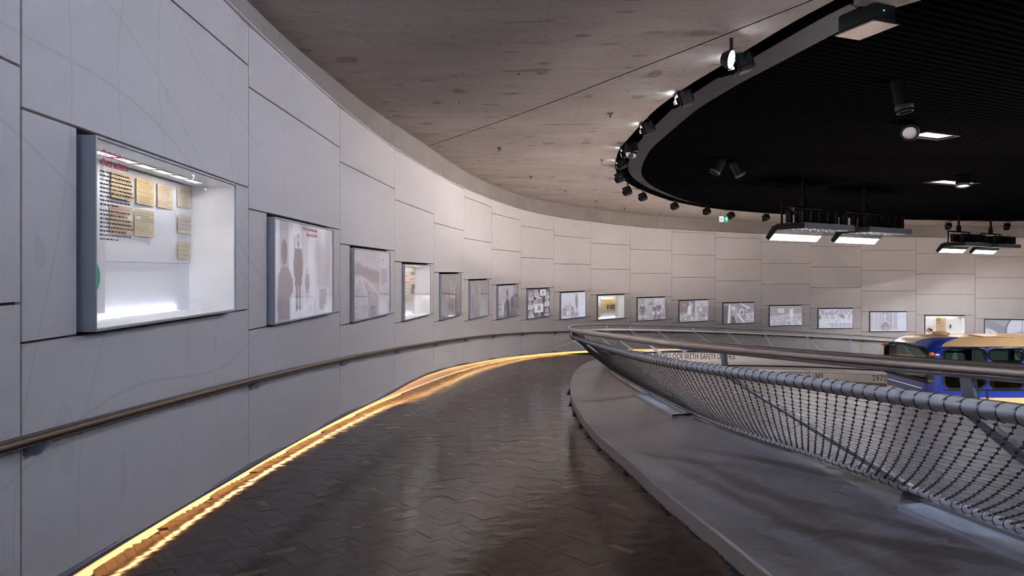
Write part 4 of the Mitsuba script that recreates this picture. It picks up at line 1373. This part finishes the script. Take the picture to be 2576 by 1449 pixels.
for (x, y), nm in zip(heads, names):
    ds = np.linspace(34, 6, 1200)
    ok = [D for D in ds if 2.28 < D * (687 - y) / 1711.36 < 2.63]
    D = min(ok, key=lambda q: abs(inside(np.array([(x - 1288) / 1711.36 * q, q])) - .16))
    p = np.array([(x - 1288) / 1711.36 * D, D, D * (687 - y) / 1711.36])
    a, q = aim_at(p)
    lamp_s.append(q)
    c = np.array([np.interp(q, [1, 3, 8, 12], [SPOT_NEAR[i] * .2 + SPOT_MID[i] * .8, SPOT_MID[i], SPOT_MID[i] * .6 + SPOT_FAR[i] * .4, SPOT_FAR[i]]) for i in range(3)])
    spot(p, a, c, nm, float(np.interp(q, [1, 4, 6, 8, 12], [1.08, .88, .85, .55, .42])), float(np.interp(q, [1, 3, 4, 9, 11], [.2, .14, .03, .03, .12])))
extra = [(12.9, 'far spotlight on the ceiling rim, behind the near hanging rig'), (13.9, 'far spotlight on the ceiling rim, behind the right part of the near rig'), (15.0, 'spotlight on the far ceiling rim just right of the near hanging rig'), (16.0, 'spotlight on the far ceiling rim behind the first pole of the distant rig'), (16.9, 'spotlight on the far ceiling rim left of the second pole of the distant rig'), (17.8, 'spotlight cut by the right edge of the picture under the ceiling rim')]
for q, nm in extra:
    c = ring(q * W); n = wp(q * W) - c; n = n / np.linalg.norm(n)
    p = np.array([*(c - n * .12), 2.36])
    spot(p, aim_at(p)[0], SPOT_FAR, nm, .42)
# the ring of spotlights goes on overhead and behind the camera: cooler lamps
for q, nm in ((.2, 'first'), (-.2, 'second'), (-.6, 'third'), (-1.1, 'fourth'), (-1.7, 'fifth')):
    c = ring(q * W); n = wp(q * W) - c; n = n / np.linalg.norm(n)
    p = np.array([*(c - n * .2), 2.42])
    spot(p, [*wp(q * W), 1.25], SPOT_NEAR, f'cool white spotlight of the ceiling ring, {nm} one above and behind the camera', .85, .22)

# unseen spotlights added behind and overhead to brighten the railing and the grey platform
for p, a, c, w, nm in (((2.6, -2.8, 2.40), (2.9, 4.0, -.7), (.70, .84, 1.24), 10.0, 'added cool snooted spotlight behind the camera aimed at the railing, right one'), ((1.9, -4.4, 2.40), (2.6, 3.0, -.7), (.70, .84, 1.24), 10.0, 'added cool snooted spotlight behind the camera aimed at the railing, left one'), ((3.2, 5.0, 2.48), (2.1, 9.4, -1.6), (1.0, .93, .90), 3.0, 'added unseen spotlight overhead aimed at the near part of the grey platform'), ((4.2, 4.6, 2.42), (2.3, 13.5, -1.8), (1.0, .90, .86), 4.5, 'added unseen spotlight overhead aimed at the far bend of the grey platform')):
    spot(p, a, c, nm, w, .20, True)
t = thing('round_floodlight', 'round bright white floodlight on the near edge of the ceiling opening', 'floodlight')
pos = np.array([2.47, 7.66, 2.405]); R = rot_to([.78, -.58, -.25])
add('housing', move(lathe([(.0, -.11), (.07, -.10), (.110, -.02), (.113, .0), (.106, .002), (.10, -.01)], 28), R @ np.array([[0, 0, 1], [1, 0, 0], [0, 1, 0]]), pos), 'm_black', t, smooth=40)
add('lens', move((np.vstack([[0, 0, 0], np.column_stack([np.zeros(24), .10 * np.cos(np.arange(24) * np.pi / 12), .10 * np.sin(np.arange(24) * np.pi / 12)])]), np.array([[0, 1 + i, 1 + (i + 1) % 24] for i in range(24)])), R, pos), 'm_lens', t, emit=(36, 38, 46), weight=.6)
add('bracket', segs([pos + [0, 0, .05]], [pos + [0, 0, .24]], .02, 6), 'm_black', t)

t = thing('dome_camera', 'small clear glass dome camera under the left bend of the ceiling opening', 'camera')
cp = np.array([2.50, 14.25, 2.52])
add('housing', move(lathe([(.0, .22), (.13, .21), (.15, .02), (.13, .0), (.0, .0)], 24), None, cp), 'm_black', t, smooth=40)
add('dome', move(lathe([(.125 * math.cos(a), -.125 * math.sin(a)) for a in np.linspace(0, 1.55, 9)], 24), None, cp), 'm_chrome', t, smooth=True)

t = thing('ceiling_projector', 'black projector box with a green lamp under the slatted ceiling at the top', 'projector')
pc = np.array([3.62, 6.95, 2.59])
Rz = rot_to([-.35, .94, 0])
add('body', move(rbox(.46, .30, .19, .02), Rz, pc), 'm_black', t)
add('lens', move(lathe([(.0, .30), (.05, .30), (.055, .20), (.06, .0)], 16), Rz @ np.array([[0, 0, 1], [1, 0, 0], [0, 1, 0]]), pc + Rz @ [-.03, 0, 0]), 'm_black', t, smooth=40)
add('tray', move(bbox(-.24, .24, -.17, .17, -.115, -.10), Rz, pc), 'm_bronze', t)
add('status_lamp', move(bbox(-.236, -.230, .02, .032, .00, .012), Rz, pc), 'm_lens', t, emit=(.1, 2.2, .9), weight=.02)
add('mount', bbox(pc[0] - .03, pc[0] + .03, pc[1] - .03, pc[1] + .03, pc[2] + .09, 2.80), 'm_black', t)

# hatches with glowing panels and hanging fittings in the slatted ceiling


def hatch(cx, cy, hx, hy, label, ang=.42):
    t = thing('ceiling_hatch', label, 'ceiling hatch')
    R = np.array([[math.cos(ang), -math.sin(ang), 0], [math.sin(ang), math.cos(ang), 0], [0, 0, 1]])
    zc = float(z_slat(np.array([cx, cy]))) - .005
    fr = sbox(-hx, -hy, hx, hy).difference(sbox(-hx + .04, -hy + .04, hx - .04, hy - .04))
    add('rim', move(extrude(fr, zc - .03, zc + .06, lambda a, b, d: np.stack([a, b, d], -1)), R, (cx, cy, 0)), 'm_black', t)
    add('recess_glow', move((np.array([[-hx + .05, -hy + .05, zc], [hx - .05, -hy + .05, zc], [hx - .05, hy - .05, zc], [-hx + .05, hy - .05, zc]]), np.array([[0, 2, 1], [0, 3, 2]])), R, (cx, cy, 0)), 'm_lens', t, emit=(.20, .165, .225), weight=.05)  # flat panel glows by itself in place of a lit recess
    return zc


zc = hatch(8.25, 13.35, .50, .24, 'open ceiling hatch with a painted lilac glow, in the middle of the black ceiling')
hatch(13.0, 20.1, .85, .32, 'smaller ceiling hatch with a painted glow lower on the black ceiling, above the distant rig')


def fitting(px, py, z, r, l, d, label, lit=None, cat='ceiling spotlight'):
    D = z * 1711.36 / (687 - py)
    p = np.array([(px - 1288) / 1711.36 * D, D, z])
    R = rot_to(d)
    t = thing('cylinder_spotlight', label, cat)
    Q = R @ np.array([[0, 0, 1], [1, 0, 0], [0, 1, 0]])
    add('body', move(lathe([(.0, -l * .5), (r * .8, -l * .5), (r, -l * .4), (r, l * .5), (r * .86, l * .5), (r * .84, l * .42)], 20), Q, p), 'm_black', t, smooth=40)
    k = add('lens', move(lathe([(.0, l * .43), (r * .84, l * .43)], 20), Q, p), 'm_lens' if lit is not None else 'm_chrome', t, **({'emit': lit, 'weight': .1} if lit is not None else {}))
    add('yoke', segs([p], [[p[0], p[1], 2.80]], .018, 6), 'm_black', t)
    add('collar', move(lathe([(r * 1.02, l * .30), (r * 1.08, l * .32), (r * 1.08, l * .40), (r * 1.02, l * .42)], 20), Q, p), 'm_grey', t, smooth=40)


fitting(2268, 240, 2.52, .11, .50, (.15, -.10, -1), 'tall black cylinder spotlight hanging under the upper slatted ceiling')
fitting(2290, 329, 2.55, .14, .30, (-.5, -.75, -.5), 'black spotlight with a pale round face beside the middle ceiling hatch', (.45, .40, .46))
fitting(2422, 456, 2.52, .17, .30, (-.1, -.2, -1), 'black spotlight hanging from the smaller hatch above the distant rig', (2.2, 1.4, .8))
fitting(1806, 418, 2.50, .12, .40, (-.5, .1, -1), 'left one of two unlit black spotlights on the dark ceiling')
fitting(1855, 426, 2.50, .12, .42, (.55, .1, -1), 'right one of two black spotlights on the dark ceiling, faintly lit', (.8, .5, .28))

# little steel anchors in the concrete soffit
for i, (x, y, nm) in enumerate([(1305, 171, 'small ceiling anchor right of the middle of the concrete soffit'), (1155, 246, 'small ceiling anchor left of the joint line'), (1535, 284, 'small ceiling anchor nearest the bend of the black opening'), (1256, 373, 'small ceiling anchor right under the joint line'), (1514, 402, 'small ceiling anchor close to the leftmost spotlights'), (1335, 444, 'small ceiling anchor low on the soffit, left of two others'), (1423, 479, 'small pale ceiling anchor low on the soffit'), (1500, 505, 'tiny ceiling anchor above the beam, left'), (1571, 525, 'tiny ceiling anchor above the beam, middle'), (1660, 537, 'tiny ceiling anchor above the beam, left of the exit sign')]):
    z = 2.66
    D = 2.70 * 1711.36 / (687 - y)
    p = np.array([(x - 1288) / 1711.36 * D, D, 2.70])
    t = thing('ceiling_anchor', nm, 'ceiling anchor', 'small anchors in the concrete soffit')
    sc = min(1.0, 9 / D) * .5 + .6
    add('plate', bbox(p[0] - .045 * sc, p[0] + .045 * sc, p[1] - .02, p[1] + .02, 2.675, 2.74), 'm_bronze', t)
    add('eye', lathe([(.012 * sc, .0), (.018 * sc, .015), (.012 * sc, .06 * sc)], 10)[0:2] if False else move(lathe([(.004, -.05 * sc), (.016 * sc, -.04 * sc), (.012 * sc, .0), (.008, .05)], 10), None, (p[0], p[1], 2.665)), 'm_bronze', t, smooth=40)

# uplights added out of sight on the lower hall floor to light the soffit
for x, y, nm in ((11.2, 7.5, 'nearest the camera'), (12.2, 10.6, 'second from the camera'), (10.6, 17.0, 'behind the coach'), (10.6, 21.0, 'fourth from the camera'), (16.0, 24.0, 'farthest to the right')):
    t = thing('added_uplight', f'added unseen uplight box on the floor of the lower hall, {nm}', 'uplight', 'added uplights in the lower hall')
    add('case', join([bbox(x - .66, x + .66, y - .30, y - .26, -5.6, -5.30), bbox(x - .66, x + .66, y + .26, y + .30, -5.6, -5.30), bbox(x - .66, x - .62, y - .26, y + .26, -5.6, -5.30), bbox(x + .62, x + .66, y - .26, y + .26, -5.6, -5.30)]), 'm_black', t)
    add('lens', (np.array([[x - .6, y - .25, -5.36], [x + .6, y - .25, -5.36], [x + .6, y + .25, -5.36], [x - .6, y + .25, -5.36]]), np.array([[0, 1, 2], [0, 2, 3]])), 'm_lens', t, emit=UP_FILL, weight=2.5)

# ------------------------------------------------------------------ exit sign
t = thing('exit_sign', 'green and white emergency exit sign hanging under the soffit', 'exit sign')
p = np.array([(1819.5 - 1288) / 1711.36 * 24, 24, 1.905])
hw, hh = .165, .10
add('box', move(rbox(2 * hw, .05, 2 * hh, .008), None, p), 'm_lip', t)
pl = lambda a, b, d: np.stack([p[0] + a, p[1] - .026 - d, p[2] + b], -1)
add('lit_plate', (pl(np.array([-hw + .008, -.0, -.0, -hw + .008]), np.array([-hh + .008, -hh + .008, hh - .008, hh - .008]), np.full(4, .001)), np.array([[0, 1, 2], [0, 2, 3]])), 'm_lens', t, emit=(.80, .92, .88), weight=.05)
add('green_plate', (pl(np.array([0, hw - .008, hw - .008, 0]), np.array([-hh + .008, -hh + .008, hh - .008, hh - .008]), np.full(4, .001)), np.array([[0, 1, 2], [0, 2, 3]])), 'm_green', t, emit=(.0, .22, .12), weight=.05)
arrow = shapely.union_all([sbox(.03, -.014, .10, .014), Polygon([(.075, -.065), (.105, -.065), (.145, 0), (.105, .065), (.075, .065), (.113, 0)])])
add('arrow', extrude(arrow, .002, .004, pl), 'm_lens', t, emit=(.85, .95, .9), weight=.05)
man = shapely.union_all([LineString([(-.075, .02), (-.085, -.02), (-.06, -.04), (-.07, -.07)]).buffer(.009), LineString([(-.085, -.02), (-.11, -.045), (-.125, -.04)]).buffer(.009), LineString([(-.10, .0), (-.095, .025), (-.06, .02), (-.045, .0)]).buffer(.007), shapely.Point(-.062, .048).buffer(.013), sbox(-.152, -.08, -.138, .08)])
add('pictogram', extrude(man, .002, .003, pl), 'm_green', t)
add('hanger', segs([[p[0] - .1, p[1], p[2] + hh], [p[0] + .1, p[1], p[2] + hh]], [[p[0] - .1, p[1], 2.70], [p[0] + .1, p[1], 2.70]], .004, 5), 'm_black', t)

# ------------------------------------------------------------------ hanging light rigs
CAN = lathe([(.0, .34), (.085, .34), (.095, .30), (.095, .02), (.085, .0), (.0, .0)], 14)


def rig(ox, oy, z, label, ang=math.atan2(.54, .84), lens=True, seen=True, group=None):
    R = np.array([[math.cos(ang), -math.sin(ang), 0], [math.sin(ang), math.cos(ang), 0], [0, 0, 1]])
    o = np.array([ox, oy, z])
    t = thing('light_rig', label, 'light rig', group)

    def put(base, m, mt, par=None, **kw):
        return add(base, move(m, R, o), mt, par or t, **kw)
    for u0 in (0.0, 3.18):
        L = 2.42
        down = []
        tr = put('tray', join([bbox(u0, u0 + L, 0, .012, 0, .16), bbox(u0, u0 + L, .838, .85, 0, .16), bbox(u0, u0 + .012, 0, .85, 0, .16), bbox(u0 + L - .012, u0 + L, 0, .85, 0, .16), bbox(u0, u0 + L, .012, .838, .028, .05)]), 'm_grey')
        # dark end plates
        put('end_plate', join([bbox(u0 - .008, u0 - .001, -.004, .854, -.004, .165)]), 'm_black', tr)
        # light box: sloping hood and white face under the far edge
        h = [(.853, .0), (.965, -.108), (1.135, -.285), (1.24, -.205), (1.02, .10), (.853, .16)]
        v = np.array([[u0 + e, a, b] for e in (.0, L - .1) for a, b in h])
        n = 6
        f = [[i, (i + 1) % n, n + (i + 1) % n] for i in range(n) if i != 1] + [[i, n + (i + 1) % n, n + i] for i in range(n) if i != 1] + [[0, i + 1, i] for i in range(1, n - 1)] + [[n, n + i, n + i + 1] for i in range(1, n - 1)]
        lb = put('light_box', (v, np.array(f)), 'm_black')
        q = np.array([[u0 + .03, .967, -.110], [u0 + L - .13, .967, -.110], [u0 + L - .13, 1.133, -.283], [u0 + .03, 1.133, -.283]])
        fc = np.array([[0, 1, 2], [0, 2, 3]])
        nn = np.cross(q[1] - q[0], q[2] - q[0])
        if nn[1] > 0:
            fc = fc[:, ::-1]
        put('diffuser', (q, fc), 'm_lens', lb, emit=np.array([1.0, 1.0, 1.0]) * RIG)
        # two rows of lamp cans
        for i in range(6):
            for j in (0, 1):
                c = (u0 + .22 + i * .39, .22 + j * .40, .20)
                put('lamp_can', join([move(CAN, None, c), bbox(c[0] - .12, c[0] - .105, c[1] - .015, c[1] + .015, c[2] - .15, c[2] + .10), bbox(c[0] + .105, c[0] + .12, c[1] - .015, c[1] + .015, c[2] - .15, c[2] + .10), bbox(c[0] - .12, c[0] + .12, c[1] - .012, c[1] + .012, c[2] - .06, c[2] - .045)]), 'm_black', tr)
        for i in range(6):
            for j in (0, 1):
                c = (u0 + .22 + i * .39, .22 + j * .40, 0)
                put('reflector', move(lathe([(.125, .004), (.13, -.004), (.12, -.004), (.105, .028)], 14), None, c), 'm_chrome', tr, smooth=40)
                d_ = move(lathe([(.0, .0), (.10, .0)], 10), None, (c[0], c[1], .027))
                v, f = d_
                f = f[:, ::-1] if np.cross(v[f[0][1]] - v[f[0][0]], v[f[0][2]] - v[f[0][0]])[2] > 0 else f
                down.append(move((v, f), R, o))
        k = add('down_lamp', join(down), 'm_lens', tr, emit=np.array(DOWN), weight=2.5)
        stuff(k)
        # hanger
        ya = .72
        put('hanger', join([bbox(u0 + .0, u0 + .05, ya - .02, ya + .02, .0, .70), bbox(u0 + 1.96, u0 + 2.0, ya - .02, ya + .02, .05, .70), bbox(u0, u0 + 2.0, ya - .03, ya + .03, .64, .70), bbox(u0 + .93, u0 + 1.07, ya - .07, ya + .07, .66, .95), bbox(u0 + .965, u0 + 1.035, ya - .035, ya + .035, .9, 2.80 - z)]), 'm_black')
        cab = []
        for i in range(3):
            x = np.linspace(0, 1, 8)
            cab.append(tube(np.column_stack([u0 + .3 + i * .7 + .25 * x, np.full(8, .3), .50 + .14 * np.sin(np.pi * x)]), .006, 4))
        put('cable', join(cab), 'm_black')
    if seen:
        put('clip_spotlight', move(lathe([(.0, .0), (.07, .0)], 12), rot_to([-.4, -.8, -.2]) @ np.array([[0, 0, 1], [1, 0, 0], [0, 1, 0]]), (.33, .60, .56)), 'm_lens', emit=(4, 4, 4.2), weight=.03)


rig(7.95, 18.5, 1.227, 'black hanging light rig with two white light boxes, the nearer of two')
rig(20.0, 30.0, 1.22, 'distant hanging light rig with two white light boxes, cut by the right picture edge', seen=False)
for ox, oy, nm in ((10.4, 9.6, 'above the coach'), (9.5, 2.5, 'nearest the camera'), (20.5, 19.0, 'farthest to the right')):
    rig(ox, oy, 1.3, f'hanging light rig of the hall outside the picture, {nm}', seen=False, group='rigs outside the picture')

# ------------------------------------------------------------------ lettering on the tier faces
letter('CENTRAL DOOR LOCK WITH SAFETY CATCHES', 8.75 * W, .20, -1.56, .0, 'platform')
letter('STEERING COLUMN', 11.62 * W, .21, -2.20, .7, 'tier')
letter('1971', 13.68 * W, .24, -2.22, .7, 'tier')

# ------------------------------------------------------------------ blue and cream coach standing in the void
import manifold3d as m3
BX, BY = 8.0, 13.02
BLEN, BWID, BZ0, BZ1 = 4.9, 1.68, -3.22, -1.265


def f_bus(p, n, uv):
    x, y, z = p.x - BX, p.y - BY, p.z
    tip = .20 + .62 * SM(.0, .42, y) - 1.0 * SM(.42, 1.0, y)
    roof = dr.select((z > -1.415) & (x > tip), 1.0, 0.0)
    low = dr.select((z < -2.385) & (z > -2.95), 1.0, 0.0)
    cream = dr.maximum(roof, low)
    return mikit.mix((.010, .028, .22), (.70, .45, .22), mi.Float(cream))


scene['m_bus'] = {'type': 'twosided', 'bsdf': {'type': 'principled', 'base_color': mikit.proc(f_bus), 'roughness': .16, 'specular': .6, 'clearcoat': .8, 'clearcoat_gloss': .95}}
dif('m_cabin', (.05, .055, .05))
mat('m_leather', base_color=(.22, .10, .04), roughness=.5, specular=.4)


def loft(ins, z0=BZ0, z1=BZ1):
    zs = np.concatenate([np.linspace(z0, -1.72, 12), -1.72 + (z1 - ins * .9 + 1.72) * np.sin(np.linspace(.08, math.pi / 2, 16))])
    loops = []
    nseg = 10
    for z in zs:
        t = np.clip((z + 1.72) / (z1 - ins * .9 + 1.72), 0, 1)
        q = 1 - (1 - t ** 3.2) ** (1 / 3.2)
        iy = ins + q * .60
        ixf = ins + q * 1.0 + .10 * np.clip((-2.0 - z) / 1.2, 0, 1) * 0 + .05 * np.clip((z + 2.3) / .9, 0, 1)
        ixb = ins + q * .7
        b = np.clip((BZ0 + .35 - z) / .35, 0, 1) * .06
        x0, x1, y0, y1 = ixf + b, BLEN - ixb - b, iy + b, BWID - iy - b
        r = min(.24, (y1 - y0) * .45)
        c = []
        for cx, cy, a0 in ((x1 - r, y1 - r, 0), (x0 + r, y1 - r, 90), (x0 + r, y0 + r, 180), (x1 - r, y0 + r, 270)):
            for a in np.radians(np.linspace(a0, a0 + 90, nseg)):
                c.append((cx + r * math.cos(a), cy + r * math.sin(a), z))
        loops.append(c)
    L = np.array(loops)
    n, m = L.shape[:2]
    i = np.arange(n * m).reshape(n, m); j = np.roll(i, -1, 1)
    f = np.stack([i[:-1], j[:-1], j[1:], i[1:]], -1).reshape(-1, 4)
    f = np.vstack([f[:, [0, 1, 2]], f[:, [0, 2, 3]]])
    v = np.vstack([L.reshape(-1, 3), L[0].mean(0), L[-1].mean(0)])
    f = np.vstack([f, np.stack([j[0], i[0], np.full(m, n * m)], -1), np.stack([i[-1], j[-1], np.full(m, n * m + 1)], -1)])
    return m3.Manifold(m3.Mesh(v.astype(np.float32), f.astype(np.uint32)))


def rrect(x0, z0, x1, z1, r):
    return sbox(x0 + r, z0 + r, x1 - r, z1 - r).buffer(r, 8)


def to_m3(mesh):
    v, f = mesh
    m = trimesh.Trimesh(v, f); m.merge_vertices(); m.fix_normals()
    return m3.Manifold(m3.Mesh(m.vertices.astype(np.float32), m.faces.astype(np.uint32)))


side = [rrect(.275, -2.2, 1.06, -1.455, .12), rrect(1.125, -1.675, 1.80, -1.465, .10), rrect(1.14, -2.2, 1.78, -1.715, .10), rrect(1.90, -2.2, 2.72, -1.465, .12), rrect(2.82, -2.2, 3.62, -1.465, .12), rrect(3.72, -2.2, 4.45, -1.465, .12)]
wind = Polygon([(.13, -2.05), (1.55, -2.05), (1.53, -1.62), (1.30, -1.525), (.84, -1.50), (.38, -1.525), (.15, -1.62)]).buffer(.05, 6)
f_side = lambda d0: (lambda a, b, d: np.stack([a, d, b], -1))
f_front = lambda a, b, d: np.stack([d, a, b], -1)
body = loft(0) - loft(.05, BZ0 + .25)
for g in side:
    body = body - to_m3(extrude(g, -.3, .3, f_side(0))) - to_m3(extrude(g, BWID - .3, BWID + .3, f_side(0)))
body = body - to_m3(extrude(wind, -.3, .35, f_front)) - to_m3(extrude(wind, BLEN - .35, BLEN + .3, f_front))
bm = body.to_mesh()
bo = np.array([BX, BY, 0])
tbus = thing('coach', 'blue and cream vintage coach standing in the void behind the railing', 'coach')
bput = lambda base, m, mt, par=None, **kw: add(base, move(m, None, bo), mt, par or tbus, **kw)
bput('body', (np.array(bm.vert_properties[:, :3]), np.array(bm.tri_verts)), 'm_bus', smooth=35)
for i, g in enumerate(side):
    for y, e in ((-.008, -.016), (BWID + .008, BWID + .016)):
        k = bput('window_frame', extrude(g.buffer(.022).difference(g.buffer(-.006)), y + .012 * (1 if y < 0 else -1), e, f_side(0)), 'm_chrome')
        gl = trimesh.creation.triangulate_polygon(g.buffer(.004), engine='earcut')
        bput('pane', (np.column_stack([gl[0][:, 0], np.full(len(gl[0]), .012 if y < 0 else BWID - .012), gl[0][:, 1]]), gl[1]), 'm_tinted', k)
for xx in (.042, BLEN - .042):
    gl = trimesh.creation.triangulate_polygon(wind.buffer(.004), engine='earcut')
    bput('windscreen', (np.column_stack([np.full(len(gl[0]), xx), gl[0]]), gl[1]), 'm_tinted')
bput('windscreen_seal', extrude(wind.buffer(.03).difference(wind.buffer(-.012)), -.004, .10, f_front), 'm_black')
# chrome mouldings, door strip, gutter
bput('moulding', join([bbox(.26, BLEN - .26, -.014, .01, -2.255, -2.235), bbox(1.085, 1.112, -.016, .01, -3.0, -2.21), bbox(.24, BLEN - .3, -.010, .03, -1.418, -1.408)]), 'm_chrome')
bput('moulding', join([bbox(-.014, .012, .24, BWID - .24, -2.255, -2.235), bbox(-.012, .012, .3, BWID - .3, -2.39, -2.378)]), 'm_chrome')
# roof ventilator and hatch
bput('roof_vent', move(lathe([(.0, .075), (.10, .073), (.155, .055), (.175, .030), (.16, .008), (.13, .0), (.12, -.05)], 28), None, (.70, .80, BZ1 + .005)), 'm_bus', smooth=40)
bput('roof_hatch', move(rbox(.62, .42, .035, .012), None, (1.55, .55, BZ1 + .008)), 'm_bus')
for y, x in ((-.02, .0), (BWID - .02, .01)):
    bput('indicator', move(rbox(.07, .06, .06, .012), None, (x + .03, y + .02, -1.545)), 'm_orange')
bput('marker', join([bbox(.10, .175, -.012, .02, -1.575, -1.548)]), 'm_lip')
bput('marker', join([bbox(.085, .10, -.012, .02, -1.575, -1.548)]), 'm_red')
# cabin: seats, steering wheel, dashboard
for i, (x, y) in enumerate(((.95, .12), (.95, .98), (1.85, .12), (1.85, .98), (2.8, .12), (2.8, .98), (3.7, .12), (3.7, .98))):
    k = bput('seat', move(rbox(.46, .55, .16, .05), None, (x + .1, y + .30, -2.50)), 'm_leather')
    bput('backrest', move(rbox(.12, .55, .60, .05), rot_to([1, 0, .18]), (x + .36, y + .30, -2.20)), 'm_leather', k)
a_ = np.linspace(0, 2 * np.pi, 25)
Rw = rot_to([-.75, 0, .66])
k = bput('steering_wheel', move(tube(np.column_stack([np.zeros(25), .20 * np.cos(a_), .20 * np.sin(a_)]), .014, 6), Rw, (.55, .45, -2.14)), 'm_black')
bput('spokes', segs([[.55, .45, -2.14]] * 3, [np.array([.55, .45, -2.14]) + Rw @ [0, .2 * math.cos(q), .2 * math.sin(q)] for q in (0, 2.1, 4.2)], .010, 5), 'm_black', k)
bput('dashboard', move(rbox(.25, 1.45, .14, .03), None, (.24, BWID / 2, -2.20)), 'm_cabin')
# wheels, bumper, headlamps, number plate
for x in (.85, 3.85):
    for y in (.10, BWID - .10):
        prof = lathe([(.0, -.07), (.14, -.075), (.17, -.06), (.20, -.085), (.32, -.08), (.345, -.03), (.345, .03), (.32, .08), (.0, .08)], 28)
        bput('wheel', move(prof, np.array([[1, 0, 0], [0, 0, 1], [0, 1, 0]]), (x, y, -3.105)), 'm_black', smooth=40)
bput('bumper', move(rbox(.10, 1.5, .12, .03), None, (-.03, BWID / 2, -3.05)), 'm_chrome')
for y in (.30, BWID - .30):
    bput('headlamp', move(lathe([(.0, .05), (.06, .045), (.095, .02), (.105, -.02)], 20), np.array([[0, 0, -1], [1, 0, 0], [0, 1, 0]]), (.0, y, -2.70)), 'm_chrome', smooth=40)
m = meshkit.text_mesh('10-6', .12, .004, True)
v = np.array(m.vertices)
bput('lettering', (np.column_stack([np.full(len(v), -.004) - v[:, 2], 1.30 - v[:, 0], -2.50 + v[:, 1]]), np.array(m.faces)), 'm_ink')

t = thing('display_plinth', 'low dark plinth under the blue and cream coach', 'plinth')
add('slab', extrude(rrect(7.2, 12.4, 17.5, 15.6, .5), -5.6, -3.452, lambda a, b, d: np.stack([a, b, d], -1)), 'm_grey', t)
